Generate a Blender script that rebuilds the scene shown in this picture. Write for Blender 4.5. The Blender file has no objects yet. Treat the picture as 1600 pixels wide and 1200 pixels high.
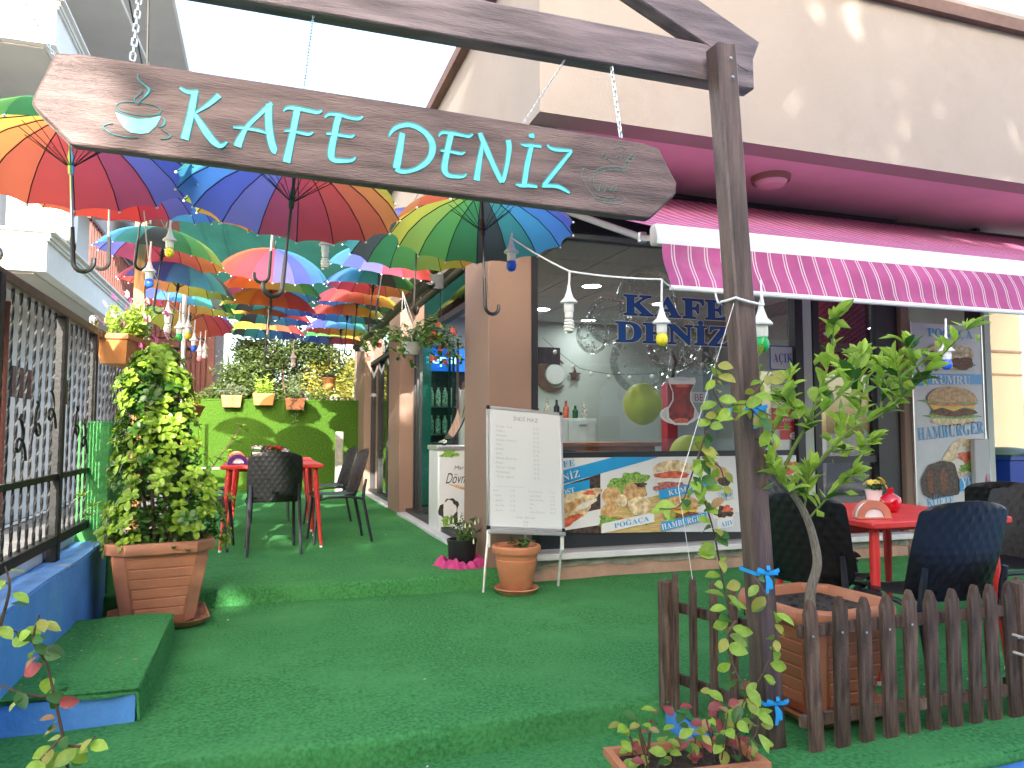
import bpy, bmesh, math, random
from mathutils import Vector, Matrix, Euler
R = math.radians
random.seed(7)
sc = bpy.context.scene
col = sc.collection

# ------------------------------------------------------------------ camera
CAM_H = 1.15; YAW = R(18.7); PITCH = R(3.75); FPX = 1150.0
cam_d = bpy.data.cameras.new('camera'); cam = bpy.data.objects.new('camera', cam_d); col.objects.link(cam)
cam_d.sensor_width = 36.0; cam_d.lens = FPX / 1600 * 36.0; cam_d.clip_start = 0.05; cam_d.clip_end = 2000
cam.location = (0, 0, CAM_H); cam.rotation_euler = (R(90) + PITCH, 0, -YAW)
sc.camera = cam

# ------------------------------------------------------------------ sky, sun, exposure
SUN_DIR = Vector((0.16, 1.0, -0.365)).normalized()      # direction the light travels
elev = math.asin(-SUN_DIR.z); az = math.atan2(-SUN_DIR.x, -SUN_DIR.y)
w = bpy.data.worlds.new('World'); sc.world = w; w.use_nodes = True
nt = w.node_tree; nt.nodes.clear()
sky = nt.nodes.new('ShaderNodeTexSky'); sky.sky_type = 'NISHITA'; sky.sun_disc = False
sky.sun_elevation = elev; sky.sun_rotation = az; sky.air_density = 1.0; sky.dust_density = 4.0; sky.ozone_density = 1.0
bg = nt.nodes.new('ShaderNodeBackground'); bg.inputs[1].default_value = 0.15
wo = nt.nodes.new('ShaderNodeOutputWorld')
nt.links.new(sky.outputs[0], bg.inputs[0]); nt.links.new(bg.outputs[0], wo.inputs[0])
sd = bpy.data.lights.new('sun', 'SUN'); sd.energy = 2.5; sd.angle = R(0.53); sd.color = (1.0, 0.93, 0.82)
so = bpy.data.objects.new('sun', sd); col.objects.link(so); so.location = (-3, -20, 20)
so.rotation_euler = SUN_DIR.to_track_quat('-Z', 'Y').to_euler()
vs = sc.view_settings; vs.view_transform = 'Standard'; vs.look = 'None'; vs.gamma = 1; vs.use_curve_mapping = False
vs.exposure = 2.7
sc.cycles.max_bounces = 8; sc.cycles.transparent_max_bounces = 16

# ------------------------------------------------------------------ helpers
_f = Vector((math.sin(YAW) * math.cos(PITCH), math.cos(YAW) * math.cos(PITCH), math.sin(PITCH)))
_r = Vector((math.cos(YAW), -math.sin(YAW), 0)); _u = _r.cross(_f)
def at(u, v, d):
    "world point seen at photo position (u,v), d metres deep"
    return Vector((0, 0, CAM_H)) + d * (_f + _r * ((u - 800) / FPX) + _u * ((600 - v) / FPX))
def at_z(u, v, z):
    r = _f + _r * ((u - 800) / FPX) + _u * ((600 - v) / FPX)
    return Vector((0, 0, CAM_H)) + r * ((z - CAM_H) / r.z)
def at_y(u, v, y):
    r = _f + _r * ((u - 800) / FPX) + _u * ((600 - v) / FPX)
    return Vector((0, 0, CAM_H)) + r * (y / r.y)
def at_x(u, v, x):
    r = _f + _r * ((u - 800) / FPX) + _u * ((600 - v) / FPX)
    return Vector((0, 0, CAM_H)) + r * (x / r.x)

M = {}
def mat(name, c, rough=0.6, var=0.08, scale=8.0, bump=0.0, bscale=60.0, metal=0.0, trans=0.0, rnd=0.0, spec=0.5,
        c2=None, stretch=None, emit=0.0, coat=0.0, wear=None, wscale=3.0, wlo=.55, whi=.7, detail=6.0, knots=None):
    m = bpy.data.materials.new(name); m.use_nodes = True
    n = m.node_tree; b = n.nodes['Principled BSDF']; L = n.links.new
    tc = n.nodes.new('ShaderNodeTexCoord'); src = tc.outputs['Object']
    if stretch:
        mp = n.nodes.new('ShaderNodeMapping'); mp.inputs['Scale'].default_value = stretch
        L(src, mp.inputs[0]); src = mp.outputs[0]
    nz = n.nodes.new('ShaderNodeTexNoise'); nz.inputs['Scale'].default_value = scale; nz.inputs['Detail'].default_value = detail
    L(src, nz.inputs['Vector'])
    rp = n.nodes.new('ShaderNodeValToRGB'); e = rp.color_ramp.elements
    lo = [x * (1 - var) for x in c]; hi = [min(1, x * (1 + var)) for x in (c2 or c)]
    e[0].position = .3; e[1].position = .7; e[0].color = (*lo, 1); e[1].color = (*hi, 1)
    L(nz.outputs[0], rp.inputs[0]); out = rp.outputs[0]
    if wear:
        n2 = n.nodes.new('ShaderNodeTexNoise'); n2.inputs['Scale'].default_value = wscale; n2.inputs['Detail'].default_value = 8
        n2.inputs['Roughness'].default_value = .65
        L(src, n2.inputs['Vector'])
        r2 = n.nodes.new('ShaderNodeValToRGB'); r2.color_ramp.elements[0].position = wlo; r2.color_ramp.elements[1].position = whi
        L(n2.outputs[0], r2.inputs[0])
        mx = n.nodes.new('ShaderNodeMixRGB'); mx.inputs[2].default_value = (*wear, 1)
        L(r2.outputs[0], mx.inputs[0]); L(out, mx.inputs[1]); out = mx.outputs[0]
    if knots:   # dark knots: cells of a Voronoi, slightly warped
        kc, ks, kst = knots
        mk = n.nodes.new('ShaderNodeMapping'); mk.inputs['Scale'].default_value = kst; L(tc.outputs['Object'], mk.inputs[0])
        nw = n.nodes.new('ShaderNodeTexNoise'); nw.inputs['Scale'].default_value = 6; L(mk.outputs[0], nw.inputs['Vector'])
        mw = n.nodes.new('ShaderNodeMixRGB'); mw.blend_type = 'ADD'; mw.inputs[0].default_value = .08; L(mk.outputs[0], mw.inputs[1]); L(nw.outputs['Color'], mw.inputs[2])
        vo = n.nodes.new('ShaderNodeTexVoronoi'); vo.inputs['Scale'].default_value = ks; L(mw.outputs[0], vo.inputs['Vector'])
        rk = n.nodes.new('ShaderNodeValToRGB'); e_ = rk.color_ramp.elements; e_[0].position = .08; e_[1].position = .27; e_[0].color = (1, 1, 1, 1); e_[1].color = (0, 0, 0, 1)
        q_ = e_.new(.15); q_.color = (.6, .6, .6, 1)
        L(vo.outputs['Distance'], rk.inputs[0]); mk2 = n.nodes.new('ShaderNodeMixRGB'); mk2.inputs[2].default_value = (*kc, 1); L(rk.outputs[0], mk2.inputs[0]); L(out, mk2.inputs[1]); out = mk2.outputs[0]
    if rnd:
        oi = n.nodes.new('ShaderNodeObjectInfo'); mr = n.nodes.new('ShaderNodeMapRange')
        mr.inputs[3].default_value = 1 - rnd; mr.inputs[4].default_value = 1 + rnd
        L(oi.outputs['Random'], mr.inputs[0])
        hs = n.nodes.new('ShaderNodeHueSaturation'); L(mr.outputs[0], hs.inputs['Value']); L(out, hs.inputs['Color']); out = hs.outputs[0]
    L(out, b.inputs['Base Color'])
    b.inputs['Roughness'].default_value = rough; b.inputs['Metallic'].default_value = metal
    b.inputs['Specular IOR Level'].default_value = spec
    if coat: b.inputs['Coat Weight'].default_value = coat; b.inputs['Coat Roughness'].default_value = .15
    if bump:
        n3 = n.nodes.new('ShaderNodeTexNoise'); n3.inputs['Scale'].default_value = bscale; n3.inputs['Detail'].default_value = 5
        L(src, n3.inputs['Vector'])
        bp = n.nodes.new('ShaderNodeBump'); bp.inputs['Strength'].default_value = bump; bp.inputs['Distance'].default_value = .02
        L(n3.outputs[0], bp.inputs['Height']); L(bp.outputs[0], b.inputs['Normal'])
    if emit: b.inputs['Emission Color'].default_value = (*c, 1); b.inputs['Emission Strength'].default_value = emit
    if trans:
        tr = n.nodes.new('ShaderNodeBsdfTranslucent'); L(out, tr.inputs[0])
        ms = n.nodes.new('ShaderNodeMixShader'); ms.inputs[0].default_value = trans
        o = n.nodes['Material Output']; L(b.outputs[0], ms.inputs[1]); L(tr.outputs[0], ms.inputs[2]); L(ms.outputs[0], o.inputs[0])
    M[name] = m; return m

def glass(name, tint=(1, 1, 1), refl=1.0, rough=0.0, ior=1.5):
    m = bpy.data.materials.new(name); m.use_nodes = True; n = m.node_tree; n.nodes.clear(); L = n.links.new
    o = n.nodes.new('ShaderNodeOutputMaterial'); t = n.nodes.new('ShaderNodeBsdfTransparent'); t.inputs[0].default_value = (*tint, 1)
    g = n.nodes.new('ShaderNodeBsdfGlossy'); g.inputs['Roughness'].default_value = rough
    fr = n.nodes.new('ShaderNodeFresnel'); fr.inputs[0].default_value = ior
    mm = n.nodes.new('ShaderNodeMath'); mm.operation = 'MULTIPLY'; mm.inputs[1].default_value = refl; L(fr.outputs[0], mm.inputs[0])
    x = n.nodes.new('ShaderNodeMixShader'); L(mm.outputs[0], x.inputs[0]); L(t.outputs[0], x.inputs[1]); L(g.outputs[0], x.inputs[2]); L(x.outputs[0], o.inputs[0])
    M[name] = m; return m

def V(*a): return Vector(a)
class MB:
    def __init__(s): s.v = []; s.f = []; s.m = []
    def add(s, vs, fs, m=0):
        k = len(s.v); s.v += [tuple(p) for p in vs]; s.f += [tuple(i + k for i in f) for f in fs]; s.m += [m] * len(fs); return s
    def box(s, c, size, rot=None, m=0, b=0.0):
        hx, hy, hz = size[0] / 2, size[1] / 2, size[2] / 2; c = Vector(c)
        if b <= 0:
            P = [Vector((x * hx, y * hy, z * hz)) for z in (-1, 1) for y in (-1, 1) for x in (-1, 1)]
            F = [(0, 2, 3, 1), (4, 5, 7, 6), (0, 1, 5, 4), (2, 6, 7, 3), (0, 4, 6, 2), (1, 3, 7, 5)]
        else:
            bm = bmesh.new()
            for x in (-1, 1):
                for y in (-1, 1):
                    for z in (-1, 1):
                        bm.verts.new((x * hx, y * (hy - b), z * (hz - b))); bm.verts.new((x * (hx - b), y * hy, z * (hz - b))); bm.verts.new((x * (hx - b), y * (hy - b), z * hz))
            bmesh.ops.convex_hull(bm, input=bm.verts); bmesh.ops.dissolve_limit(bm, angle_limit=.01, verts=bm.verts, edges=bm.edges)
            bm.verts.index_update(); P = [v.co.copy() for v in bm.verts]; F = [[v.index for v in f.verts] for f in bm.faces]; bm.free()
        if rot is not None: P = [rot @ p for p in P]
        return s.add([p + c for p in P], F, m)
    def tube(s, pts, r, n=8, m=0, caps=True):
        pts = [Vector(p) for p in pts]; N = len(pts)
        if not isinstance(r, (list, tuple)): r = [r] * N
        rings = []; up = None
        for i in range(N):
            t = (pts[min(i + 1, N - 1)] - pts[max(i - 1, 0)])
            t = t.normalized() if t.length > 1e-9 else Vector((0, 0, 1))
            if up is None: up = Vector((0, 0, 1)) if abs(t.z) < .9 else Vector((1, 0, 0))
            a = (up - t * up.dot(t))
            if a.length < 1e-6: a = t.orthogonal()
            a.normalize(); b = t.cross(a); up = a
            rings += [pts[i] + (a * math.cos(2 * math.pi * k / n) + b * math.sin(2 * math.pi * k / n)) * r[i] for k in range(n)]
        F = [(i * n + k, i * n + (k + 1) % n, (i + 1) * n + (k + 1) % n, (i + 1) * n + k) for i in range(N - 1) for k in range(n)]
        if caps: F += [tuple(range(n - 1, -1, -1)), tuple((N - 1) * n + k for k in range(n))]
        return s.add(rings, F, m)
    def lathe(s, prof, n=24, c=(0, 0, 0), m=0, rot=None, caps=True):
        c = Vector(c); P = []
        for r, z in prof:
            for k in range(n):
                p = Vector((r * math.cos(2 * math.pi * k / n), r * math.sin(2 * math.pi * k / n), z))
                P.append((rot @ p if rot is not None else p) + c)
        F = [(i * n + k, i * n + (k + 1) % n, (i + 1) * n + (k + 1) % n, (i + 1) * n + k) for i in range(len(prof) - 1) for k in range(n)]
        if caps and prof[0][0] > 1e-3: F.append(tuple(range(n - 1, -1, -1)))
        if caps and prof[-1][0] > 1e-3: F.append(tuple((len(prof) - 1) * n + k for k in range(n)))
        return s.add(P, F, m)
    def prism(s, pts, off, m=0):
        pts = [Vector(p) for p in pts]; n = len(pts); off = Vector(off)
        return s.add(pts + [p + off for p in pts], [tuple(range(n - 1, -1, -1)), tuple(range(n, 2 * n))] + [(i, (i + 1) % n, n + (i + 1) % n, n + i) for i in range(n)], m)
    def quad(s, a, b, c, d, m=0): return s.add([a, b, c, d], [(0, 1, 2, 3)], m)
    def sheet(s, fn, nu, nv, t=0.0, m=0):
        "fn(u,v)->Vector on a grid; t>0 makes a closed sheet t thick"
        P = [[Vector(fn(i / nu, j / nv)) for j in range(nv + 1)] for i in range(nu + 1)]
        idx = lambda i, j: i * (nv + 1) + j
        F = [(idx(i, j), idx(i + 1, j), idx(i + 1, j + 1), idx(i, j + 1)) for i in range(nu) for j in range(nv)]
        top = [P[i][j] for i in range(nu + 1) for j in range(nv + 1)]
        if t <= 0: return s.add(top, F, m)
        bot = []
        for i in range(nu + 1):
            for j in range(nv + 1):
                a = P[min(i + 1, nu)][j] - P[max(i - 1, 0)][j]; b = P[i][min(j + 1, nv)] - P[i][max(j - 1, 0)]
                nn = a.cross(b); nn = nn.normalized() if nn.length > 1e-12 else Vector((0, 0, 1))
                bot.append(P[i][j] - nn * t)
        K = len(top); G = [tuple(K + q for q in f[::-1]) for f in F]
        rim = [idx(i, 0) for i in range(nu)] + [idx(nu, j) for j in range(nv)] + [idx(i, nv) for i in range(nu, 0, -1)] + [idx(0, j) for j in range(nv, 0, -1)]
        H = [(rim[k], K + rim[k], K + rim[(k + 1) % len(rim)], rim[(k + 1) % len(rim)]) for k in range(len(rim))]
        return s.add(top + bot, F + G + H, m)
    def sphere(s, c, r, n=16, k=10, m=0, sq=(1, 1, 1)):
        prof = [(r * math.sin(math.pi * i / k), -r * math.cos(math.pi * i / k)) for i in range(k + 1)]
        q = MB().lathe([(max(a, 1e-6), z) for a, z in prof], n)
        return s.add([Vector((p[0] * sq[0], p[1] * sq[1], p[2] * sq[2])) + Vector(c) for p in q.v], q.f, m)
    def mesh(s, name, mats, smooth=True, ang=38):
        me = bpy.data.meshes.new(name); me.from_pydata(s.v, [], s.f)
        if not isinstance(mats, (list, tuple)): mats = [mats]
        for q in mats: me.materials.append(M[q] if isinstance(q, str) else q)
        if len(mats) > 1: me.polygons.foreach_set('material_index', s.m)
        me.polygons.foreach_set('use_smooth', [smooth] * len(me.polygons))
        if smooth: me.set_sharp_from_angle(angle=R(ang))
        me.update(); return me
    def build(s, name, mats, parent=None, world=False, smooth=True, ang=38):
        if world and parent is not None:
            Mi = WM[parent.name].inverted(); s.v = [tuple(Mi @ Vector(p)) for p in s.v]
        return link(name, s.mesh(name, mats, smooth, ang), parent)
WM = {}; CH = {}
def link(name, me, parent=None, loc=(0, 0, 0), rot=(0, 0, 0), scale=None):
    o = bpy.data.objects.new(name, me); col.objects.link(o)
    if parent is not None: o.parent = parent; CH.setdefault(parent.name, []).append(o)
    o.location = loc; o.rotation_euler = rot
    if scale is not None: o.scale = (scale,) * 3 if not isinstance(scale, (tuple, list)) else scale
    WM[o.name] = (WM.get(parent.name, Matrix()) if parent is not None else Matrix()) @ Matrix.LocRotScale(Vector(loc), Euler(rot), o.scale.copy())
    return o
def tag(o, label, cat, group=None, kind=None):
    o['label'] = label
    if cat: o['category'] = cat
    if group: o['group'] = group
    if kind: o['kind'] = kind
    return o
def thing(name, label, cat, loc=(0, 0, 0), rz=0.0, group=None, rot=None):
    o = link(name, None, None, loc, rot if rot is not None else (0, 0, rz)); o.empty_display_size = .1
    return tag(o, label, cat, group)
def struct(o, label=None):
    o['kind'] = 'structure'
    if label: o['label'] = label
    return o
def dup(root, loc, rz, label, group=None, rot=None):
    def cp(o, par):
        c = o.copy(); col.objects.link(c); c.parent = par
        if par is not None: CH.setdefault(par.name, []).append(c)
        for ch in CH.get(o.name, []): cp(ch, c)
        return c
    r = cp(root, None); r.location = loc; r.rotation_euler = rot if rot is not None else (0, 0, rz); r['label'] = label
    if group: r['group'] = group
    return r
def lerp(a, b, t): return a + (b - a) * t
def spline(pts, n=6):
    "Catmull-Rom through points (any dimension)"
    P = [Vector(p) for p in pts]
    if len(P) < 3: return P
    out = []
    for i in range(len(P) - 1):
        p0 = P[max(i - 1, 0)]; p1 = P[i]; p2 = P[i + 1]; p3 = P[min(i + 2, len(P) - 1)]
        for k in range(n):
            t = k / n; out.append(.5 * ((2 * p1) + (p2 - p0) * t + (2 * p0 - 5 * p1 + 4 * p2 - p3) * t * t + (3 * p1 - p0 - 3 * p2 + p3) * t ** 3))
    return out + [P[-1]]

# ---- lettering from the built-in font
GL = {}
def glyph(ch, bold_serif=True):
    key = (ch, bold_serif)
    if key in GL: return GL[key]
    c2 = ch
    if bold_serif and 'A' <= ch <= 'Z': c2 = chr(0x1D400 + ord(ch) - 65)
    elif bold_serif and 'a' <= ch <= 'z': c2 = chr(0x1D41A + ord(ch) - 97)
    elif bold_serif and '0' <= ch <= '9': c2 = chr(0x1D7CE + ord(ch) - 48)
    cu = bpy.data.curves.new('glyph', 'FONT'); cu.body = c2; cu.size = 1; cu.resolution_u = 4
    ob = bpy.data.objects.new('glyph', cu); col.objects.link(ob)
    dg = bpy.context.evaluated_depsgraph_get(); dg.update()
    me = bpy.data.meshes.new_from_object(ob.evaluated_get(dg))
    vs = [(v.co.x, v.co.y) for v in me.vertices]; fs = [tuple(p.vertices) for p in me.polygons]
    bpy.data.objects.remove(ob); bpy.data.meshes.remove(me); bpy.data.curves.remove(cu)
    if vs:
        x0 = min(v[0] for v in vs); x1 = max(v[0] for v in vs); vs = [(x - x0, y) for x, y in vs]; wd = x1 - x0
    else: wd = .3
    GL[key] = (vs, fs, wd); return GL[key]
ACC = {'Ğ': 'G', 'Ç': 'C', 'İ': 'I', 'Ö': 'O', 'Ü': 'U', 'Ş': 'S', 'ö': 'o', 'ü': 'u', 'ş': 's', 'ğ': 'g', 'ç': 'c', 'ı': 'i'}
def text2d(s, serif=True, gap=.07):
    vs = []; fs = []; x = 0
    def add(v, f):
        k = len(vs); vs.extend(v); fs.extend(tuple(i + k for i in q) for q in f)
    def disc(cx, cy, r): add([(cx + r * math.cos(a * math.pi / 4), cy + r * math.sin(a * math.pi / 4)) for a in range(8)], [tuple(range(8))])
    for ch in s:
        if ch == ' ': x += .32; continue
        base = ACC.get(ch, ch) if serif else ch
        v, f, wd = glyph(base, serif)
        add([(a + x, b) for a, b in v], f)
        if serif and base != ch and v:
            top = max(b for a, b in v); cx = x + wd / 2
            if ch in 'İ': disc(cx, top + .12, .07)
            if ch in 'ÖÜöü': disc(cx - .13, top + .12, .06); disc(cx + .13, top + .12, .06)
            if ch in 'Ğğ':
                add([(cx + .16 * math.cos(a), top + .17 + .12 * math.sin(a)) for a in [math.pi + math.pi * i / 6 for i in range(7)]] + [(cx + .10 * math.cos(a), top + .17 + .05 * math.sin(a)) for a in [2 * math.pi - math.pi * i / 6 for i in range(7)]], [tuple(range(14))])
            if ch in 'ÇŞçş': add([(cx - .02, .0), (cx + .05, .0), (cx + .10, -.09), (cx + .04, -.18), (cx - .08, -.18), (cx - .08, -.14), (cx + .02, -.13), (cx + .03, -.08)], [tuple(range(8))])
        x += wd + gap
    return vs, fs, max(x - gap, .01)
class Panel:
    "a flat printed face: origin, right, up, outward normal; k counts print layers"
    def __init__(s, o, ex, ez, n): s.o = Vector(o); s.ex = Vector(ex).normalized(); s.ez = Vector(ez).normalized(); s.n = Vector(n).normalized()
    def P(s, x, z, k): return s.o + s.ex * x + s.ez * z + s.n * (.0016 * k)
    def poly(s, mb, pts, k, m=0): mb.add([s.P(x, z, k) for x, z in pts], [tuple(range(len(pts)))], m)
    def text(s, mb, st, x, z, h, k, m=0, width=None, ang=0.0, serif=True, align='c', gap=.07, shear=0):
        v, f, wd = text2d(st, serif, gap); sx = (width / wd) if width else h / .72; sy = h / .72
        ox = {'c': -.5, 'l': 0, 'r': -1}[align] * wd * sx; ca, sa = math.cos(ang), math.sin(ang)
        pts = []
        for a, b in v:
            X = ox + a * sx + b * sy * shear; Z = b * sy; pts.append(s.P(x + X * ca - Z * sa, z + X * sa + Z * ca, k))
        mb.add(pts, f, m)
    def blob(s, mb, x, z, rx, rz, k, m=0, wob=.06, n=28, a0=0, a1=2 * math.pi, seed=0, tilt=0, fl=0):
        rr = random.Random(seed); ph = [rr.uniform(0, 6.28) for _ in range(4)]
        pts = []
        for i in range(n):
            a = a0 + (a1 - a0) * i / (n if abs(a1 - a0 - 2 * math.pi) < 1e-6 else n - 1)
            q = 1 + wob * (math.sin(3 * a + ph[0]) + .7 * math.sin(5 * a + ph[1]) + .6 * math.sin(9 * a + ph[2]))
            X = rx * q * math.cos(a); Z = rz * q * math.sin(a)
            if Z < 0 and fl: Z *= fl
            pts.append((x + X * math.cos(tilt) - Z * math.sin(tilt), z + X * math.sin(tilt) + Z * math.cos(tilt)))
        s.poly(mb, pts, k, m)

# ------------------------------------------------------------------ materials
mat('carpet', (.046, .200, .062), .95, .25, 60, .5, 420, spec=.08, c2=(.064, .255, .080), wear=(.086, .305, .10), wscale=1.6, wlo=.45, whi=.75)
mat('carpet_wall', (.036, .085, .010), .95, .25, 40, .4, 380, spec=.1, c2=(.05, .115, .014))
mat('paving', (.20, .20, .20), .85, .2, 3, .2, 80)
mat('asphalt', (.055, .055, .058), .9, .25, 12, .3, 150)
mat('road_paint', (.7, .7, .68), .7, .1, 8)
mat('blue_paint', (.075, .25, .66), .55, .10, 4, .25, 30, c2=(.09, .29, .70), wear=(.13, .36, .72), wscale=2.2)
mat('blue_worn', (.14, .33, .68), .6, .2, 6, .25, 40, wear=(.5, .52, .5), wscale=5)
mat('beige_wall', (.31, .27, .24), .8, .05, 1.2, .12, 90, wear=(.285, .245, .215), wscale=1.5)
mat('pink_soffit', (.68, .45, .53), .75, .06, 1.5, .1, 80, wear=(.60, .39, .46), wscale=.9)
mat('roof_trim', (.13, .07, .05), .6, .2, 9)
mat('pillar_paint', (.25, .16, .12), .7, .05, 2.0, .1, 90, wear=(.25, .155, .112), wscale=1.2)
mat('plinth', (.42, .27, .20), .85, .12, 6, .5, 25, wear=(.25, .22, .19), wscale=4)
mat('cement', (.33, .31, .28), .9, .25, 9, .6, 40)
mat('marble_sill', (.60, .62, .64), .4, .08, 5)
mat('dark_frame', (.016, .020, .026), .45, .2, 6)
mat('navy_panel', (.025, .035, .06), .5, .2, 3)
mat('white_wall', (.60, .60, .58), .8, .04, 1.5, .08, 60)
mat('white_trim', (.66, .66, .65), .6, .05, 4)
mat('grey_soffit', (.50, .49, .46), .85, .05, 2)
mat('int_wall', (.55, .60, .56), .8, .06, 1.2)
mat('int_wall_dark', (.30, .33, .31), .8, .06, 1.2)
mat('ceiling_tile', (.50, .52, .50), .9, .08, 20, rnd=.05)
mat('ceiling_grid', (.25, .26, .25), .8)
mat('tile_floor', (.40, .39, .36), .5, .1, 4)
mat('red_door', (.36, .025, .025), .5, .1, 5)
mat('wood_dark', (.045, .024, .018), .55, .5, 3.0, .35, 30, c2=(.10, .055, .042), stretch=(9, 9, 1.2), wear=(.13, .085, .075), wscale=1.3, rnd=.15, spec=.35)
mat('wood_beam', (.118, .090, .100), .4, .28, 3.0, .3, 30, c2=(.20, .158, .172), stretch=(1.0, 9, 9), wear=(.07, .05, .055), wscale=.8, wlo=.60, whi=.75, knots=((.045, .03, .032), 1.5, (1.6, 3, 3.4)))  # base lifted and greyed: the sky's sheen is put into the colour
mat('wood_post', (.060, .034, .028), .4, .35, 3.0, .3, 30, c2=(.115, .075, .066), stretch=(9, 9, 1.0), wear=(.03, .018, .016), wscale=.9, wlo=.6, whi=.75, knots=((.03, .018, .016), 1.6, (4, 4, 1.7)))
mat('picket_wood', (.055, .032, .022), .7, .45, 5.0, .55, 40, c2=(.125, .076, .054), stretch=(10, 10, 1.3), wear=(.22, .16, .125), wscale=2.6, wlo=.54, whi=.7, rnd=.28, spec=.3)
mat('wood_orange', (.36, .15, .045), .5, .35, 4, .2, 30, c2=(.45, .22, .07), stretch=(6, 6, .8))
mat('turquoise', (.13, .62, .72), .5, .12, 30, .2, 90)
mat('teal_shade_line', (.03, .25, .28), .6, .2, 30)
mat('chain_metal', (.72, .72, .70), .3, .1, 30, metal=.9)
mat('chain_blue', (.22, .32, .42), .4, .1, 30, metal=.7)
mat('black_metal', (.011, .012, .013), .5, .2, 20, spec=.25, bump=.1, bscale=60)
mat('fence_rail', (.10, .055, .035), .5, .2, 12)
mat('steel_ball', (.72, .70, .64), .22, .05, 4, metal=1)
mat('steel', (.62, .62, .63), .3, .08, 30, metal=1)
mat('alu', (.70, .71, .72), .35, .05, 20, metal=.85)
mat('white_plastic', (.80, .80, .79), .4, .04, 10)
mat('awning_white', (.80, .80, .80), .35, .04, 5)
mat('awning_fabric', (.38, .070, .205), .8, .10, 5, .15, 300, c2=(.45, .09, .25), trans=.2, wear=(.42, .16, .27), wscale=1.1, wlo=.56, whi=.68)
mat('awning_stripe', (.66, .54, .60), .8, .05, 10, trans=.25)
mat('awning_dirty', (.44, .13, .24), .8, .12, 6, trans=.2)
mat('red_plastic', (.62, .035, .03), .42, .08, 8, .12, 60)
mat('black_plastic', (.008, .008, .009), .40, .2, 10, .08, 200, spec=.5)
mat('leg_plastic', (.014, .018, .026), .4, .2, 10)
mat('terracotta', (.46, .175, .085), .6, .10, 7, .12, 50, wear=(.52, .26, .16), wscale=3)
mat('terracotta_dark', (.36, .15, .085), .6, .10, 7, .12, 50, wear=(.42, .20, .13), wscale=2.5)
mat('planter_orange', (.46, .18, .055), .6, .10, 7, .1, 50)
mat('soil', (.035, .026, .02), .95, .4, 30, .8, 60)
mat('black_pot', (.012, .014, .017), .5, .2, 8)
mat('crepe_pink', (.60, .06, .24), .85, .15, 20, .3, 90, trans=.25)
mat('bark_grey', (.20, .17, .13), .85, .3, 20, .5, 60, stretch=(6, 6, 1.5))
mat('bark_brown', (.09, .055, .035), .85, .3, 20, .4, 60)
mat('stem_green', (.13, .20, .04), .7, .2, 20)
mat('leaf_lemon', (.28, .46, .045), .42, .2, 25, trans=.45, rnd=.25, c2=(.40, .56, .09))
mat('leaf_dark', (.045, .14, .022), .42, .22, 25, trans=.30, rnd=.25)
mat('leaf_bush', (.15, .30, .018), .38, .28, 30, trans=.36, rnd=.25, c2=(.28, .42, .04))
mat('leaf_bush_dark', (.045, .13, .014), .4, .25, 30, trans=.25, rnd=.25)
mat('leaf_hedge', (.04, .075, .018), .5, .3, 20, trans=.3, rnd=.2, c2=(.09, .14, .035))
mat('leaf_yellowish', (.34, .34, .06), .5, .2, 25, trans=.35, rnd=.2)
mat('leaf_rose', (.34, .065, .065), .5, .25, 25, trans=.3, rnd=.25)
mat('leaf_tan', (.42, .25, .11), .6, .2, 25, trans=.3, rnd=.2)
mat('leaf_grey', (.13, .17, .10), .6, .2, 25, trans=.25, rnd=.2)
mat('leaf_street', (.06, .12, .02), .5, .2, 10, trans=.2)
mat('petal_pink', (.72, .16, .42), .6, .15, 20, trans=.3, rnd=.1)
mat('petal_pale', (.82, .62, .70), .6, .12, 20, trans=.3)
mat('petal_coral', (.75, .16, .13), .6, .15, 20, trans=.3)
mat('petal_red', (.65, .02, .03), .5, .15, 20, trans=.2)
mat('petal_yellow', (.80, .66, .14), .6, .15, 20, trans=.3)
mat('berry_white', (.72, .72, .50), .45)
mat('ribbon_blue', (.02, .38, .85), .5, .1, 20, trans=.2)
mat('rope', (.55, .46, .36), .9, .2, 60, .6, 150)
mat('screw', (.5, .5, .5), .3, metal=1)
mat('chrome_frame', (.012, .012, .014), .35)
UC = [(.62, .025, .05), (.72, .045, .03), (.80, .13, .03), (.85, .26, .03), (.86, .46, .03), (.62, .60, .03), (.36, .58, .06), (.10, .46, .07),
      (.02, .30, .07), (.03, .05, .045), (.03, .38, .36), (.05, .42, .74), (.04, .25, .70), (.04, .08, .48), (.13, .13, .50), (.46, .03, .11)]
for i, c in enumerate(UC):
    mat('canopy%d' % i, tuple(.80 * q + .062 for q in c), .65, .04, 6, .05, 400, trans=.62, spec=.2)
mat('pole_black', (.014, .015, .016), .3, .1, 10, spec=.6)
mat('net_green', (.02, .13, .10), .9, .15, 3, trans=.5)
mat('whiteboard', (.62, .65, .67), .22, .03, 2)
mat('marker', (.34, .37, .40), .8)
mat('marker_dark', (.25, .26, .30), .8)
mat('bin_blue', (.01, .06, .42), .45, .1, 6)
mat('bin_green', (.012, .10, .035), .45, .1, 6)
mat('cream_wall', (.68, .56, .36), .85, .06, 1.2, .1, 60)
mat('bulb_yellow', (.78, .66, .03), .3, .05); mat('bulb_blue', (.02, .12, .72), .3, .05)
mat('bulb_green', (.01, .40, .10), .3, .05); mat('bulb_white', (.85, .84, .78), .35, .05); mat('bulb_pink', (.75, .25, .30), .3, .05)
mat('balloon_lime', (.82, .86, .05), .35, .05, trans=.2)
mat('confetti', (.85, .86, .86), .3, emit=0)
mat('slat_red', (.13, .038, .028), .7, .2, 8)
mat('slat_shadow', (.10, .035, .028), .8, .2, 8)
mat('far_wall', (.66, .64, .60), .85, .05, 2)
mat('dish_grey', (.45, .46, .47), .5, .05)
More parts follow.
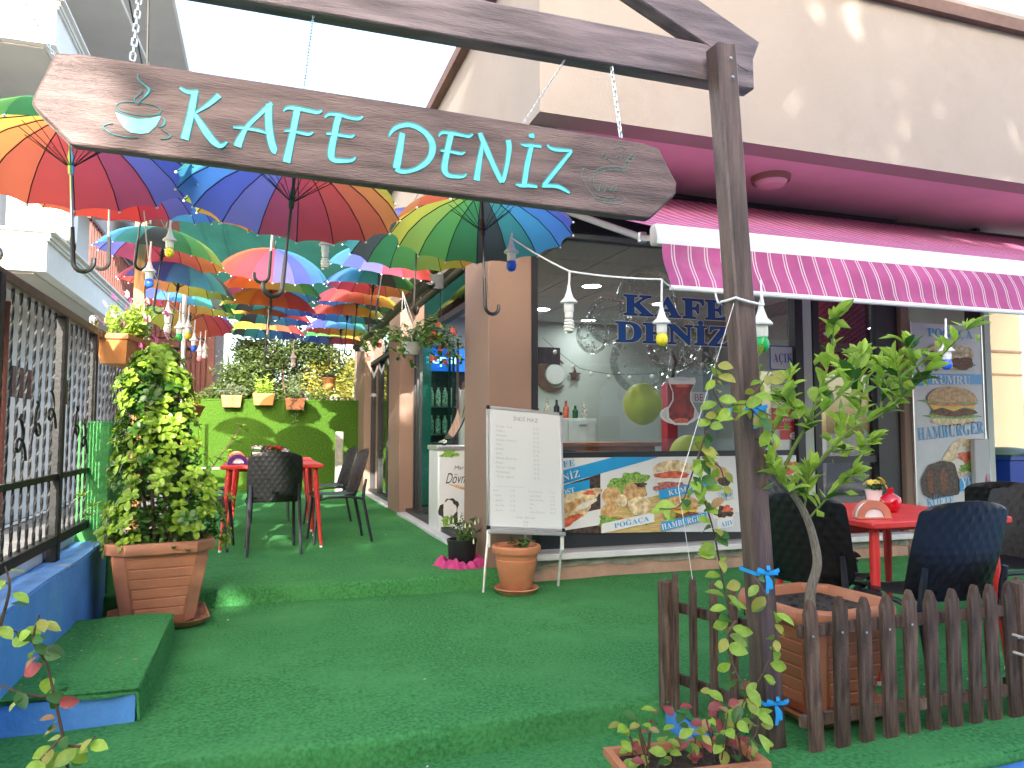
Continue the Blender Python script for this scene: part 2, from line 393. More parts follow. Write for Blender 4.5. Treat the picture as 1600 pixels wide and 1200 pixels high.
mat('ac_white', (.74, .75, .74), .5, .04); mat('ac_green', (.12, .22, .19), .5, .1)
mat('window_dark', (.03, .04, .045), .12, .2, 3)
# prints
mat('print_white', (.72, .74, .76), .35, .02); mat('print_grey', (.55, .58, .62), .35, .10, 3)
mat('print_blue', (.015, .32, .68), .35, .03); mat('print_navy', (.02, .09, .36), .35, .03)
mat('decal_blue', (.012, .10, .36), .35, .05); mat('decal_edge', (.004, .01, .03), .4); mat('decal_halo', (.60, .64, .66), .4)
mat('bun', (.52, .27, .10), .5, .25, 30, c2=(.66, .42, .20), wear=(.74, .60, .42), wscale=60, wlo=.6, whi=.66)
mat('bread', (.62, .42, .20), .5, .35, 25, c2=(.76, .62, .40)); mat('lettuce', (.10, .24, .03), .5, .5, 60, c2=(.24, .42, .08))
mat('tomato', (.50, .06, .03), .4, .35, 25, c2=(.68, .16, .08)); mat('cheese', (.80, .52, .05), .45, .12, 20)
mat('patty', (.10, .035, .02), .6, .6, 60, c2=(.20, .08, .04)); mat('meat', (.30, .06, .06), .5, .5, 50, c2=(.46, .16, .14))
mat('charred', (.030, .018, .015), .5, .6, 30, c2=(.07, .045, .035)); mat('plank_print', (.50, .34, .12), .5, .25, 12, c2=(.62, .46, .20), stretch=(1, 1, 14))
mat('cream', (.76, .73, .66), .5, .1, 30); mat('tea', (.16, .012, .012), .3, .3, 20, c2=(.26, .02, .02)); mat('tea_glow', (.60, .12, .06), .3, .15, 30)
mat('sign_red', (.52, .02, .03), .4, .05); mat('paper', (.72, .72, .70), .6, .04); mat('print_black', (.03, .03, .03), .5)
mat('counter_wood', (.42, .15, .08), .45, .2, 3, c2=(.48, .19, .11), stretch=(1, 6, 6))
mat('appliance', (.62, .66, .64), .4, .05); mat('pepsi_blue', (.01, .10, .50), .4, .1, emit=.35); mat('sign_glow', (.7, .85, 1), .4, .02, emit=1.0); mat('fridge_black', (.015, .016, .02), .4)
mat('shelf_goods', (.25, .22, .18), .6, .8, 40, c2=(.6, .5, .4), rnd=.3)
mat('lamp_glow', (1, .98, 1), .4, 0, emit=14.0)
mat('napkin', (.80, .80, .80), .8, .05, 20); mat('holder_red', (.60, .22, .14), .35, .08); mat('holder_purple', (.09, .03, .20), .35, .08)
mat('red_glass', (.55, .005, .015), .1, .1, spec=.8); mat('ceramic', (.78, .78, .75), .25, .04)
glass('pane', (.90, .96, .94), .9, 0, 1.5); glass('pane_teal', (.72, .88, .86), .9, 0, 1.5); glass('clear', (.97, .98, .98), .55, 0, 1.3)
m_ = mat('film_teal', (.20, .48, .44), .3, .06, 2, spec=.5)
n_ = m_.node_tree; t_ = n_.nodes.new('ShaderNodeBsdfTransparent'); t_.inputs[0].default_value = (.5, .8, .76, 1); x_ = n_.nodes.new('ShaderNodeMixShader'); x_.inputs[0].default_value = .5
n_.links.new(t_.outputs[0], x_.inputs[1]); n_.links.new(n_.nodes['Principled BSDF'].outputs[0], x_.inputs[2]); n_.links.new(x_.outputs[0], n_.nodes['Material Output'].inputs[0])
glass('pane_dark', (.35, .42, .42), 1.7, .0, 1.55)

# ------------------------------------------------------------------ ground, carpets
def slab(name, x0, x1, y0, y1, z0, z1, m, parent=None, b=0):
    return MB().box(((x0 + x1) / 2, (y0 + y1) / 2, (z0 + z1) / 2), (x1 - x0, y1 - y0, z1 - z0), b=b).build(name, m, parent)
g = MB().quad((-600, -600, -.32), (600, -600, -.32), (600, 900, -.32), (-600, 900, -.32)).build('ground', 'paving'); struct(g)
g = MB().quad((-9, -60, -.30), (-1.12, -60, -.30), (-1.12, 90, -.30), (-9, 90, -.30)).build('street', 'paving'); struct(g)
rd = MB().quad((-7.2, -60, -.294), (-3.6, -60, -.294), (-3.6, 90, -.294), (-7.2, 90, -.294)).build('road', 'asphalt'); struct(rd)
ln = MB().quad((-3.75, -60, -.288), (-3.63, -60, -.288), (-3.63, 90, -.288), (-3.75, 90, -.288)).build('painted_line', 'road_paint'); struct(ln)
def carpet_sheet(name, x0, x1, y0, y1, z, zb, nx=40, ny=40, edges=''):
    "carpet with a slightly uneven lie, a rounded front edge falling to zb"
    rr = random.Random(sum(map(ord, name)) % 1000); ph = [rr.uniform(0, 6) for _ in range(6)]
    def h(x, y): return .0035 * (math.sin(2.3 * x + ph[0]) + math.sin(3.1 * y + ph[1]) + .6 * math.sin(5.3 * x + 4.1 * y + ph[2]) + .4 * math.sin(11 * x - 7 * y + ph[3]))
    mb = MB()
    def fn(u, v):
        x = lerp(x0, x1, u); wob = .012 * math.sin(4 * x + ph[4]) + .006 * math.sin(11 * x + ph[5])
        if v < .12:
            t = v / .12; a = t * math.pi / 2; rad = .035
            if t < .5: q = t / .5; return (x, y0 + wob - .004 * (1 - q), lerp(zb, z - rad, q))
            a = (t - .5) / .5 * math.pi / 2
            return (x, y0 + wob + rad * (1 - math.cos(a)), z - rad + rad * math.sin(a) + h(x, y0) * math.sin(a))
        t = (v - .12) / .88; return (x, lerp(y0 + wob + .035, y1, t), z + h(x, lerp(y0, y1, t)))
    mb.sheet(fn, nx, max(50, ny))
    o = mb.build(name, 'carpet', ang=80); struct(o); return o
carpet_sheet('lower_carpet', -3.0, 1.66, -2.0, 2.95, -.11, -.30)
carpet_sheet('platform_carpet', -.93, 9.0, 2.88, 5.40, 0, -.12, 120)
carpet_sheet('right_carpet', 1.66, 9.0, 2.02, 2.98, -.006, -.03, 60)
carpet_sheet('upper_carpet', -1.05, 1.72, 5.27, 14.0, .12, -.01, 40, 60)
o = slab('platform_edge', 1.67, 9.0, 2.035, 2.90, -.30, -.025, 'blue_paint'); struct(o, 'blue painted concrete edge under the picket fence')
o = slab('apron', 1.70, 9.0, -2.0, 2.03, -.31, -.20, 'blue_worn'); struct(o)

# ------------------------------------------------------------------ shop building
SX = 1.64; FY = 5.42; SZ = 3.2; RZ = 4.53; OY = 4.29
shop = thing('shop_building', 'beige two-storey cafe building with pink overhang and brown pillars', 'building', (SX, FY, 0))
def sp(mb, name, m, **k): return mb.build(name, m, shop, world=True, **k)
# upper storey: overhanging box, hollow below
mb = MB()
mb.box(((SX + 12) / 2, OY + .1, (SZ + RZ) / 2), (12 - SX, .2, RZ - SZ))
mb.box((SX + .1, (OY + .2 + 14) / 2, (2.98 + RZ) / 2), (.2, 14 - OY - .2, RZ - 2.98))
mb.box((SX + 6, 14.1, 2.2), (12, .2, 4.6))
sp(mb, 'upper_wall', 'beige_wall', smooth=False)
mb = MB().box(((SX + 12) / 2 + .1, (OY + FY) / 2 + .15, SZ + .06), (12 - SX - .22, FY - OY - .05, .10)); sp(mb, 'soffit', 'pink_soffit')
mb = MB().box(((SX + 12) / 2, (OY + 14) / 2, RZ + .06), (12 - SX, 14 - OY, .12)); sp(mb, 'roof_slab', 'beige_wall')
mb = MB().box(((SX + 12) / 2 - .03, OY - .03, RZ - .01), (12 - SX + .12, .06, .10)).box((SX - .04, (OY + 14) / 2, RZ - .01), (.08, 14 - OY, .10)); sp(mb, 'roof_trim', 'roof_trim')
mb = MB().box((9.0, 6.0, 6.3), (7.2, 2.0, 3.3)); up = sp(mb, 'upper_storey', 'white_wall')
for x in (6.3, 7.5, 8.7):
    f = MB().box((x, 4.97, 6.1), (.9, .06, 1.5)).build('window', 'white_trim', shop, world=True); MB().box((x, 4.935, 6.1), (.74, .02, 1.34)).build('pane', 'window_dark', f, world=True)
mb = MB().box((7.0, OY + .12, RZ + .15), (10.2, .12, .10)); sp(mb, 'parapet_cap', 'marble_sill')
# frieze wall above shop front
mb = MB().box(((2.0 + 5.74) / 2, FY + .10, 3.05), (5.74 - 2.0, .16, .30)).box((5.2, FY + .1, 2.97), (0.2, .1, .1)); sp(mb, 'shopfront_header', 'dark_frame')
# pillars
def pillar(x0, x1, y0, y1, z0, z1, m='pillar_paint'):
    return sp(MB().box(((x0 + x1) / 2, (y0 + y1) / 2, (z0 + z1) / 2), (x1 - x0, y1 - y0, z1 - z0), b=.008), 'pillar', m)
pillar(SX, 2.0, FY, 6.12, -.05, 3.21); pillar(SX, 1.98, 9.30, 10.15, .05, 2.99); pillar(SX, 1.98, 12.75, 13.95, .05, 2.99)
pillar(5.76, 5.86, FY, 5.72, -.05, 3.21); pillar(6.78, 6.84, FY, 5.6, -.05, 3.21, 'dark_frame')
# plinth under the window
mb = MB().box(((2.0 + 5.76) / 2, FY + .09, .06), (3.76, .16, .20)); sp(mb, 'plinth', 'plinth')
mb = MB()
for k in range(34):
    x = 2.02 + k * .11; mb.box((x + .05, FY + .012, .13 + random.uniform(-.012, .012)), (.112, .03 + random.uniform(0, .012), .07 + random.uniform(-.03, .01)), rot=Matrix.Rotation(random.uniform(-.1, .1), 3, 'Y'))
sp(mb, 'cement_joint', 'cement')
mb = MB().box(((2.0 + 5.76) / 2, FY - .01, .19), (3.78, .16, .05), b=.006); sp(mb, 'window_sill', 'marble_sill')
# main window frame
wf = sp(MB().box((2.03, FY + .08, 1.56), (.07, .10, 2.66), b=.004).box((4.60, FY + .08, 1.56), (.085, .10, 2.66), b=.004).box((3.30, FY + .08, .965), (2.44, .09, .05), b=.004).box((3.30, FY + .08, .30), (2.44, .07, .14)).box((3.30, FY + .08, 2.85), (2.44, .1, .12)), 'window_frame', 'dark_frame')
sp(MB().box((3.30, FY + .09, 1.89), (2.44, .008, 1.80)), 'pane', 'pane')
sp(MB().box((3.30, FY + .10, .66), (2.44, .03, .56)), 'lower_panel', 'navy_panel')
# door bay
sp(MB().box((4.70, FY + .09, 1.5), (.11, .07, 2.6)), 'door_jamb', 'int_wall')
df = sp(MB().box((4.80, FY + .09, 1.5), (.07, .09, 2.6)).box((5.62, FY + .09, 1.5), (.26, .09, 2.6)).box((5.16, FY + .09, 2.68), (.66, .09, .1)).box((5.16, FY + .09, .9), (.66, .05, .06)), 'door_frame', 'dark_frame')
sp(MB().box((5.16, FY + .10, 1.5), (.64, .008, 2.3)), 'pane', 'pane')
# interior shell
sp(MB().box((3.9, 9.9, 1.6), (4.2, .12, 3.2)), 'rear_wall', 'int_wall')
sp(MB().box((6.95, 8.0, 1.6), (.12, 5.0, 3.2)), 'inner_side_wall', 'int_wall')
sp(MB().box((5.92, 6.25, 1.4), (1.0, .06, 2.6)), 'partition', 'red_door')
sp(MB().quad((SX + .02, FY + .02, .10), (6.9, FY + .02, .10), (6.9, 14, .10), (SX + .02, 14, .10)), 'shop_floor', 'tile_floor')
sp(MB().box((4.2, 9.7, 2.78), (5.0, 8.4, .06)), 'ceiling_deck', 'ceiling_grid')
tile = MB().box((0, 0, 0), (.585, .585, .014), b=.004).mesh('ceiling_panel', 'ceiling_tile')
lamps = [(3.33, 7.16), (3.36, 8.73), (2.25, 8.7), (4.32, 9.4), (2.3, 7.2), (5.2, 5.85), (4.6, 7.9)]
for i in range(7):
    for j in range(7):
        link('ceiling_panel', tile, shop, (2.05 + .6 * i - SX, 5.85 + .6 * j - FY, 2.738))
# side facade: sill, glazing, header, transom
sp(MB().box((1.72, 7.70, .115), (.20, 3.18, .07), b=.006).box((1.72, 11.45, .115), (.20, 2.58, .07), b=.006), 'door_sill', 'marble_sill')
for c_, s_ in (((1.78, 7.7, 2.32), (.08, 3.16, .06)), ((1.78, 7.7, .17), (.10, 3.16, .05)), ((1.78, 11.45, 2.32), (.08, 2.6, .06)), ((1.78, 11.45, .17), (.1, 2.6, .05))): sp(MB().box(c_, s_), 'door_track', 'dark_frame')
for y0, y1 in ((6.13, 7.7), (7.72, 9.29), (10.16, 11.45), (11.47, 12.74)):
    sp(MB().box((1.80, (y0 + y1) / 2, 2.66), (.008, y1 - y0 - .05, .60)), 'transom_pane', 'pane_dark')
for y0, y1 in ((10.16, 11.0), (11.03, 11.88), (11.9, 12.74)):
    fr = sp(MB().box((1.78, y0 + .02, 1.24), (.05, .035, 2.1)).box((1.78, y1 - .02, 1.24), (.05, .035, 2.1)), 'door_leaf', 'dark_frame')
    MB().box((1.80, (y0 + y1) / 2, 1.24), (.008, y1 - y0 - .06, 2.08)).build('pane', 'pane_dark', fr, world=True)
# folded-open glass door leaves, stacked at the second pillar
for k, (y, a) in enumerate(((9.20, 3), (9.02, 8), (8.82, 14))):
    rot = Matrix.Rotation(R(-a), 3, 'Z'); c = V(1.80, y, 1.24)
    f2 = sp(MB().box(c + rot @ V(.02, 0, 0), (.03, .035, 2.1), rot).box(c + rot @ V(.46, 0, 0), (.03, .035, 2.1), rot).box(c + rot @ V(.24, 0, -1.03), (.42, .035, .06), rot), 'folding_door_leaf', 'dark_frame')
    MB().box(c + rot @ V(.13 if k == 0 else .24, 0, 0), (.19 if k == 0 else .41, .010, 2.0), rot).build('pane', 'film_teal' if k == 0 else 'pane_teal', f2, world=True)
sp(MB().tube([V(1.50, 6.9, 2.62), V(1.50, 12.9, 2.62)], .055, 12).box((1.58, 12.9, 2.62), (.18, .06, .14)).box((1.58, 7.0, 2.62), (.14, .06, .14)), 'rolled_side_awning', 'dark_frame')
# round lamp on soffit
lp = thing('soffit_lamp', 'round pink ceiling lamp fixed under the overhang', 'lamp', (3.85, 4.85, SZ))
MB().lathe([(.0001, -.07), (.10, -.065), (.125, -.04), (.13, 0.0), (.13, .02)], 28).build('lamp_glass', 'pink_soffit', lp)
MB().lathe([(.13, -.035), (.150, -.03), (.155, 0), (.155, .02)], 28, caps=False).build('lamp_ring', 'pillar_paint', lp)
mat('wood_board', (.078, .048, .044), .4, .38, 2.6, .35, 26, c2=(.15, .102, .098), stretch=(1.1, 8, 9), wear=(.21, .148, .130), wscale=1.1, wlo=.52, whi=.74, knots=((.05, .032, .034), 1.7, (1.9, 3, 3.6)))
mat('teal_faint', (.10, .20, .19), .6, .2, 30)

# ------------------------------------------------------------------ left building beyond the street
bl = thing('apartment_building', 'white apartment block with moulded balconies beyond the black fence', 'building', (-4.2, 20, -.3))
def bp(mb, name, m, **k): return mb.build(name, m, bl, world=True, **k)
bp(MB().box((-6.2, 22.5, 4.6), (4.8, 25, 9.8)), 'wall', 'white_wall')
bp(MB().box((-4.2, 25.0, 9.5), (4.8, 32, .22)), 'eaves', 'grey_soffit'); bp(MB().box((-1.78, 25, 9.53), (.05, 32.1, .30)).box((-4.2, 8.98, 9.53), (4.9, .05, .30)), 'fascia', 'white_trim')
def balcony(z0, x1, y0, y1, h=.42):
    mb = MB().box(((-3.9 + x1) / 2, (y0 + y1) / 2, z0 + h * .5), (x1 + 3.9, y1 - y0, h)); b_ = bp(mb, 'balcony', 'white_trim')
    c = MB()
    for i, (e, zz, hh) in enumerate(((.05, z0 + h + .03, .06), (.10, z0 + h + .075, .03), (.03, z0 + h - .02, .03))):
        c.box(((-3.9 + x1 + e) / 2, (y0 + y1) / 2, zz), (x1 + e + 3.9, y1 - y0 + 2 * e, hh))
    c.build('cornice', 'white_trim', b_, world=True)
    MB().box(((-3.9 + x1) / 2 - .05, (y0 + y1) / 2, z0 - .01), (x1 + 3.7, y1 - y0 - .2, .03)).build('balcony_soffit', 'grey_soffit', b_, world=True)
    return b_
balcony(3.15, -2.6, 10.45, 19.0); balcony(6.07, -2.6, 10.45, 19.0, .5)
# ground floor, windows, drainpipe
for y in (11.5, 14.0, 16.6):
    for z in (5.0, 8.0, 1.6):
        f = bp(MB().box((-3.79, y, z), (.05, 1.3, 1.4)), 'window', 'white_trim'); MB().box((-3.755, y, z), (.03, 1.1, 1.2)).build('pane', 'window_dark', f, world=True)
bp(MB().tube([(-3.7, 12.9, -.3), (-3.7, 12.9, 9.3)], .05, 10), 'drainpipe', 'slat_red')
bp(MB().box((-3.74, 22.5, 1.0), (.06, 22, 1.4)), 'ground_floor_band', 'far_wall')
for z in (3.72,):
    mb = MB()
    for k in range(28): mb.box((-2.68, 13.2 + k * .2, z + .42), (.03, .03, .84))
    mb.box((-2.68, 15.9, z + .86), (.05, 5.7, .05)); bp(mb, 'balcony_railing', 'slat_red')
ac = thing('air_conditioner', 'white air conditioner unit on the lower balcony ledge', 'air conditioner', (-2.82, 11.1, 3.68))
MB().box((0, 0, .33), (.75, .35, .62), b=.02).build('casing', 'ac_white', ac); MB().box((-.1, -.18, .33), (.42, .02, .5), b=.005).build('grille', 'ac_green', ac)
mb = MB(); [mb.box((-.1, -.195, .12 + .06 * k), (.42, .012, .012)) for k in range(8)]; mb.build('grille_bar', 'ac_white', ac)
# power line strands at upper left
for k, (a, b) in enumerate((((186, -10, 9), (232, 100, 11)), ((200, -10, 9), (222, 100, 11)), ((236, -10, 8), (235, 100, 8)))):
    p, q = at(*a), at(*b); d_ = (p - q).normalized()
    o = MB().tube([q - d_ * 2.2 if k < 2 else q - V(0, 0, 2.5), p + d_ * 3], .012, 6).build('overhead_cable', 'white_plastic' if k == 0 else 'black_metal')
    tag(o, ('thick pale overhead cable', 'thin black overhead cable slanting', 'black vertical cable')[k] + ' behind the left chain of the sign', 'cable')

# ------------------------------------------------------------------ slatted house behind (red-brown)
hs = thing('slatted_house', 'red-brown slatted wooden house behind the umbrellas', 'house', (-2.2, 21, -.3))
MB().box((-2.25, 23.5, 3.6), (2.0, 4.5, 7.8)).build('wall', 'slat_shadow', hs, world=True)
slat = MB().box((0, 0, 0), (.085, .05, 2.2)).mesh('slat', 'slat_red')
for i in range(15):
    for z in (2.2, 4.75):
        link('slat', slat, hs, (-3.15 + .125 * i + 2.2, 21.2 - 21, z + .3))
MB().box((-1.35, 21.15, 3.4), (.16, .16, 7.2)).box((-2.3, 21.15, 3.45), (1.8, .14, .14)).box((-2.3, 21.15, 6.0), (1.8, .14, .14)).box((-3.2, 21.15, 3.4), (.16, .16, 7.2)).build('frame', 'slat_red', hs, world=True)
mb = MB()
for i in range(20):
    for j in range(3): mb.box((-1.2, 21.6 + .19 * i, 5.2 + .25 * j), (.05, .09, .10))
mb.build('lattice', 'slat_red', hs, world=True)
# far white house + dish
fh = thing('far_house', 'bright white far house behind the green wall', 'house', (-1.0, 28, -.3))
MB().box((-.8, 30, 1.2), (4.4, 4, 3.0)).build('wall', 'far_wall', fh, world=True); MB().box((-.8, 29.6, 2.78), (4.8, 5.0, .18)).build('roof', 'dish_grey', fh, world=True)
for x in (-1.6, -.5): 
    f = MB().box((x, 27.98, 1.5), (.7, .06, .9)).build('window', 'planter_orange', fh, world=True); MB().box((x, 27.94, 1.5), (.56, .02, .76)).build('pane', 'window_dark', f, world=True)
dp = at(375, 556, 15.5)
ds = thing('satellite_dish', 'grey satellite dish on a pole above the green wall', 'satellite dish', (dp.x - .25, dp.y, 0))
q = MB().lathe([(.0001, 0), (.12, .012), (.24, .05), (.34, .11)], 24, caps=False, rot=Matrix.Rotation(R(70), 3, 'Y') @ Matrix.Rotation(R(20), 3, 'X'), c=(.25, 0, dp.z)); q.build('dish', 'dish_grey', ds)
MB().tube([(0.02, 0, -.3), (0.02, 0, dp.z)], .02).tube([(.02, 0, dp.z), (.25, 0, dp.z)], .018).tube([(.3, 0, dp.z - .2), (.62, -.1, dp.z - .05)], .01).build('mast', 'steel', ds)
MB().box((.63, -.1, dp.z - .04), (.06, .06, .1)).build('receiver', 'white_plastic', ds)

# ------------------------------------------------------------------ green carpeted rear wall
GW = 13.55
gw = thing('green_wall', 'low wall clad in bright green artificial grass at the back', 'wall', (.3, GW, .12))
gw_m = MB().box((.25, GW + .08, .90), (2.9, .16, 1.60), b=.01); gw_m.build('cladding', 'carpet_wall', gw, world=True)
MB().box((.25, GW + .09, 1.71), (2.94, .2, .03)).build('coping', 'carpet_wall', gw, world=True)
o = MB().box((1.22, 12.6, .12 + .52), (.13, .05, 1.04), b=.01).build('standing_board', 'cement'); tag(o, 'pale upright board standing before the green wall', 'board')
pp = thing('water_bottle_shelf', 'slim pale shelf frame left of the green wall', 'shelf', (-1.0, 12.9, .12))
MB().box((0, 0, .7), (.05, .05, 1.4)).build('upright', 'carpet_wall', pp); MB().box((.18, 0, .45), (.4, .2, .03)).build('shelf_board', 'cement', pp)

# ------------------------------------------------------------------ blue wall and fence on the left
bw = thing('blue_wall', 'low blue painted wall carrying the black iron fence', 'wall', (-1.0, 3.5, 0))
def wavy(x0, x1, y0, y1, z0, z1, m, name, par):
    mb = MB()
    mb.sheet(lambda u, v: (x1 + .006 * math.sin(9 * lerp(y0, y1, u)) * (1 - v), lerp(y0, y1, u), lerp(z0, z1, v) + .006 * math.sin(5 * lerp(y0, y1, u) + 1) * v), 40, 4)
    mb.sheet(lambda u, v: (lerp(x1, x0, v), lerp(y0, y1, u), z1 + .006 * math.sin(5 * lerp(y0, y1, u) + 1) + .004 * math.sin(17 * lerp(y0, y1, u)) * v), 40, 3)
    mb.quad((x0, y1, z0), (x1, y1, z0), (x1, y1, z1), (x0, y1, z1)); mb.quad((x1, y0, z0), (x0, y0, z0), (x0, y0, z1), (x1, y0, z1)); mb.quad((x0, y0, z0), (x0, y1, z0), (x0, y1, z1), (x0, y0, z1))
    return mb.build(name, m, par, world=True)
wavy(-1.10, -.92, .6, 5.30, -.31, .455, 'blue_paint', 'wall_body', bw)
MB().sheet(lambda u, v: (lerp(-.925, -1.02, v), lerp(.62, 5.28, u), .468 + .004 * math.sin(20 * u)), 40, 2, .012).build('worn_top', 'blue_worn', bw, world=True)
MB().box((-1.16, 2.95, .03), (.11, 4.7, .98)).build('fence_footing', 'white_trim', bw, world=True)
fe = thing('iron_fence', 'black iron fence of twisted bars on the blue wall', 'fence', (-1.06, 3.5, .47))
bar = MB()
n = 46
for k in range(n):   # a twisted square bar
    z0 = k / n * 1.24; z1 = (k + 1) / n * 1.24; a0 = k * .55; a1 = (k + 1) * .55
    P = [V(.0080 * math.cos(a + q * math.pi / 2), .0080 * math.sin(a + q * math.pi / 2), z) for z, a in ((z0, a0), (z1, a1)) for q in range(4)]
    bar.add(P, [(q, (q + 1) % 4, 4 + (q + 1) % 4, 4 + q) for q in range(4)])
barm = bar.mesh('twisted_bar', 'black_metal', smooth=False)
y = 2.0
while y < 5.35:
    if min(abs(y - p) for p in (3.52, 4.62)) > .05: link('twisted_bar', barm, fe, (0, y - 3.5, .085 + random.uniform(-.02, .03)), (0, 0, random.uniform(0, 3)))
    y += .118
while y < 9.2:
    link('twisted_bar', barm, fe, (0, y - 3.5, .085 + random.uniform(-.02, .03)), (0, 0, random.uniform(0, 3))); y += .12
MB().box((0, 3.65 - 3.5, .10), (.05, 3.5, .05)).box((0, 7.3 - 3.5, .10), (.05, 3.6, .05)).box((0, 5.55 - 3.5, .44), (.03, 7.4, .03)).build('bottom_rail', 'black_metal', fe)
MB().box((0, 3.65 - 3.5, 1.34), (.06, 3.5, .05), b=.006).box((0, 7.3 - 3.5, 1.34), (.06, 3.6, .05)).build('top_rail', 'fence_rail', fe)
for yy in (2.0, 3.52, 4.62, 5.42, 7.2, 9.2):
    p = MB().box((0, yy - 3.5, .66), (.055 if yy != 3.52 else .07, .06, 1.36), b=.004).build('post', 'black_metal', fe)
    if yy in (3.52, 5.42): MB().lathe([(.02, 1.34), (.022, 1.37), (.012, 1.38), (.018, 1.385), (.027, 1.40), (.031, 1.417), (.027, 1.434), (.016, 1.446), (.0001, 1.449)], 16, (0, yy - 3.5, 0)).build('ball_finial', 'steel_ball', p)
# scroll work
for yy, zz, fl in ((3.85, .55, 1), (4.1, .62, -1), (4.35, .7, 1), (4.9, .62, -1), (5.1, .55, 1)):
    pts = [V(.03, yy - 3.5 + fl * .09 * math.exp(-.16 * t) * math.cos(t), zz + .09 * math.exp(-.16 * t) * math.sin(t) + .02 * t) for t in [i * .45 for i in range(26)]]
    MB().tube(pts, .007, 6).build('scroll', 'black_metal', fe)
# carpet-wrapped meter box at the end of the wall
o = MB().box((-1.02, 5.55, .66), (.20, .42, 1.12), b=.015).build('carpeted_box', 'carpet'); tag(o, 'tall box wrapped in dark green carpet at the wall end', 'box')
# step block beside the wall
stp = thing('step_block', 'small carpeted step with a blue front beside the blue wall', 'step', (-.68, 3.3, 0))
MB().prism([(-.92, 3.32, -.005), (-.455, 3.32, -.005), (-.455, 3.32, .118), (-.92, 3.32, .118)], (0, 1.22, 0)).build('step_body', 'blue_paint', stp, world=True)
mb = MB().sheet(lambda u, v: (lerp(-.925, -.44, u) - .01 * v, lerp(3.305, 4.56, v) + .012 * math.sin(7 * u) * (1 - v), .135 + .006 * math.sin(6 * u + 4 * v) + .012 * v), 24, 30, .014)
mb.sheet(lambda u, v: (-.445 + .004 * math.sin(12 * u) + .012 * (1 - v), lerp(3.31, 4.56, u), lerp(-.004, .137, v)), 24, 6, .010)
mb.build('step_carpet', 'carpet', stp, world=True, ang=70)

# ------------------------------------------------------------------ wooden posts in the garden
for u, x, y, z1, lab in ((213, -1.0, 6.85, 3.35, 'rough orange wooden post beside the bush, rising to the umbrellas'), (318, -.98, 10.4, 1.9, 'short orange wooden post near the green wall')):
    mb = MB()
    for k in range(12):
        za = lerp(.1, z1, k / 12); zb = lerp(.1, z1, (k + 1) / 12); mb.box((x + .01 * math.sin(k * .5), y, (za + zb) / 2), (.085 + .006 * math.sin(k * 2.1), .085, zb - za + .002))
    o = mb.build('wooden_post', 'wood_orange'); tag(o, lab, 'post', 'orange wooden posts')
o = MB().tube([at(289, 445, 7.6), at(286, 560, 7.6), at(285, 640, 7.6)], .022, 10).build('white_pole', 'white_plastic'); tag(o, 'slim white pole behind the bush top', 'pole')

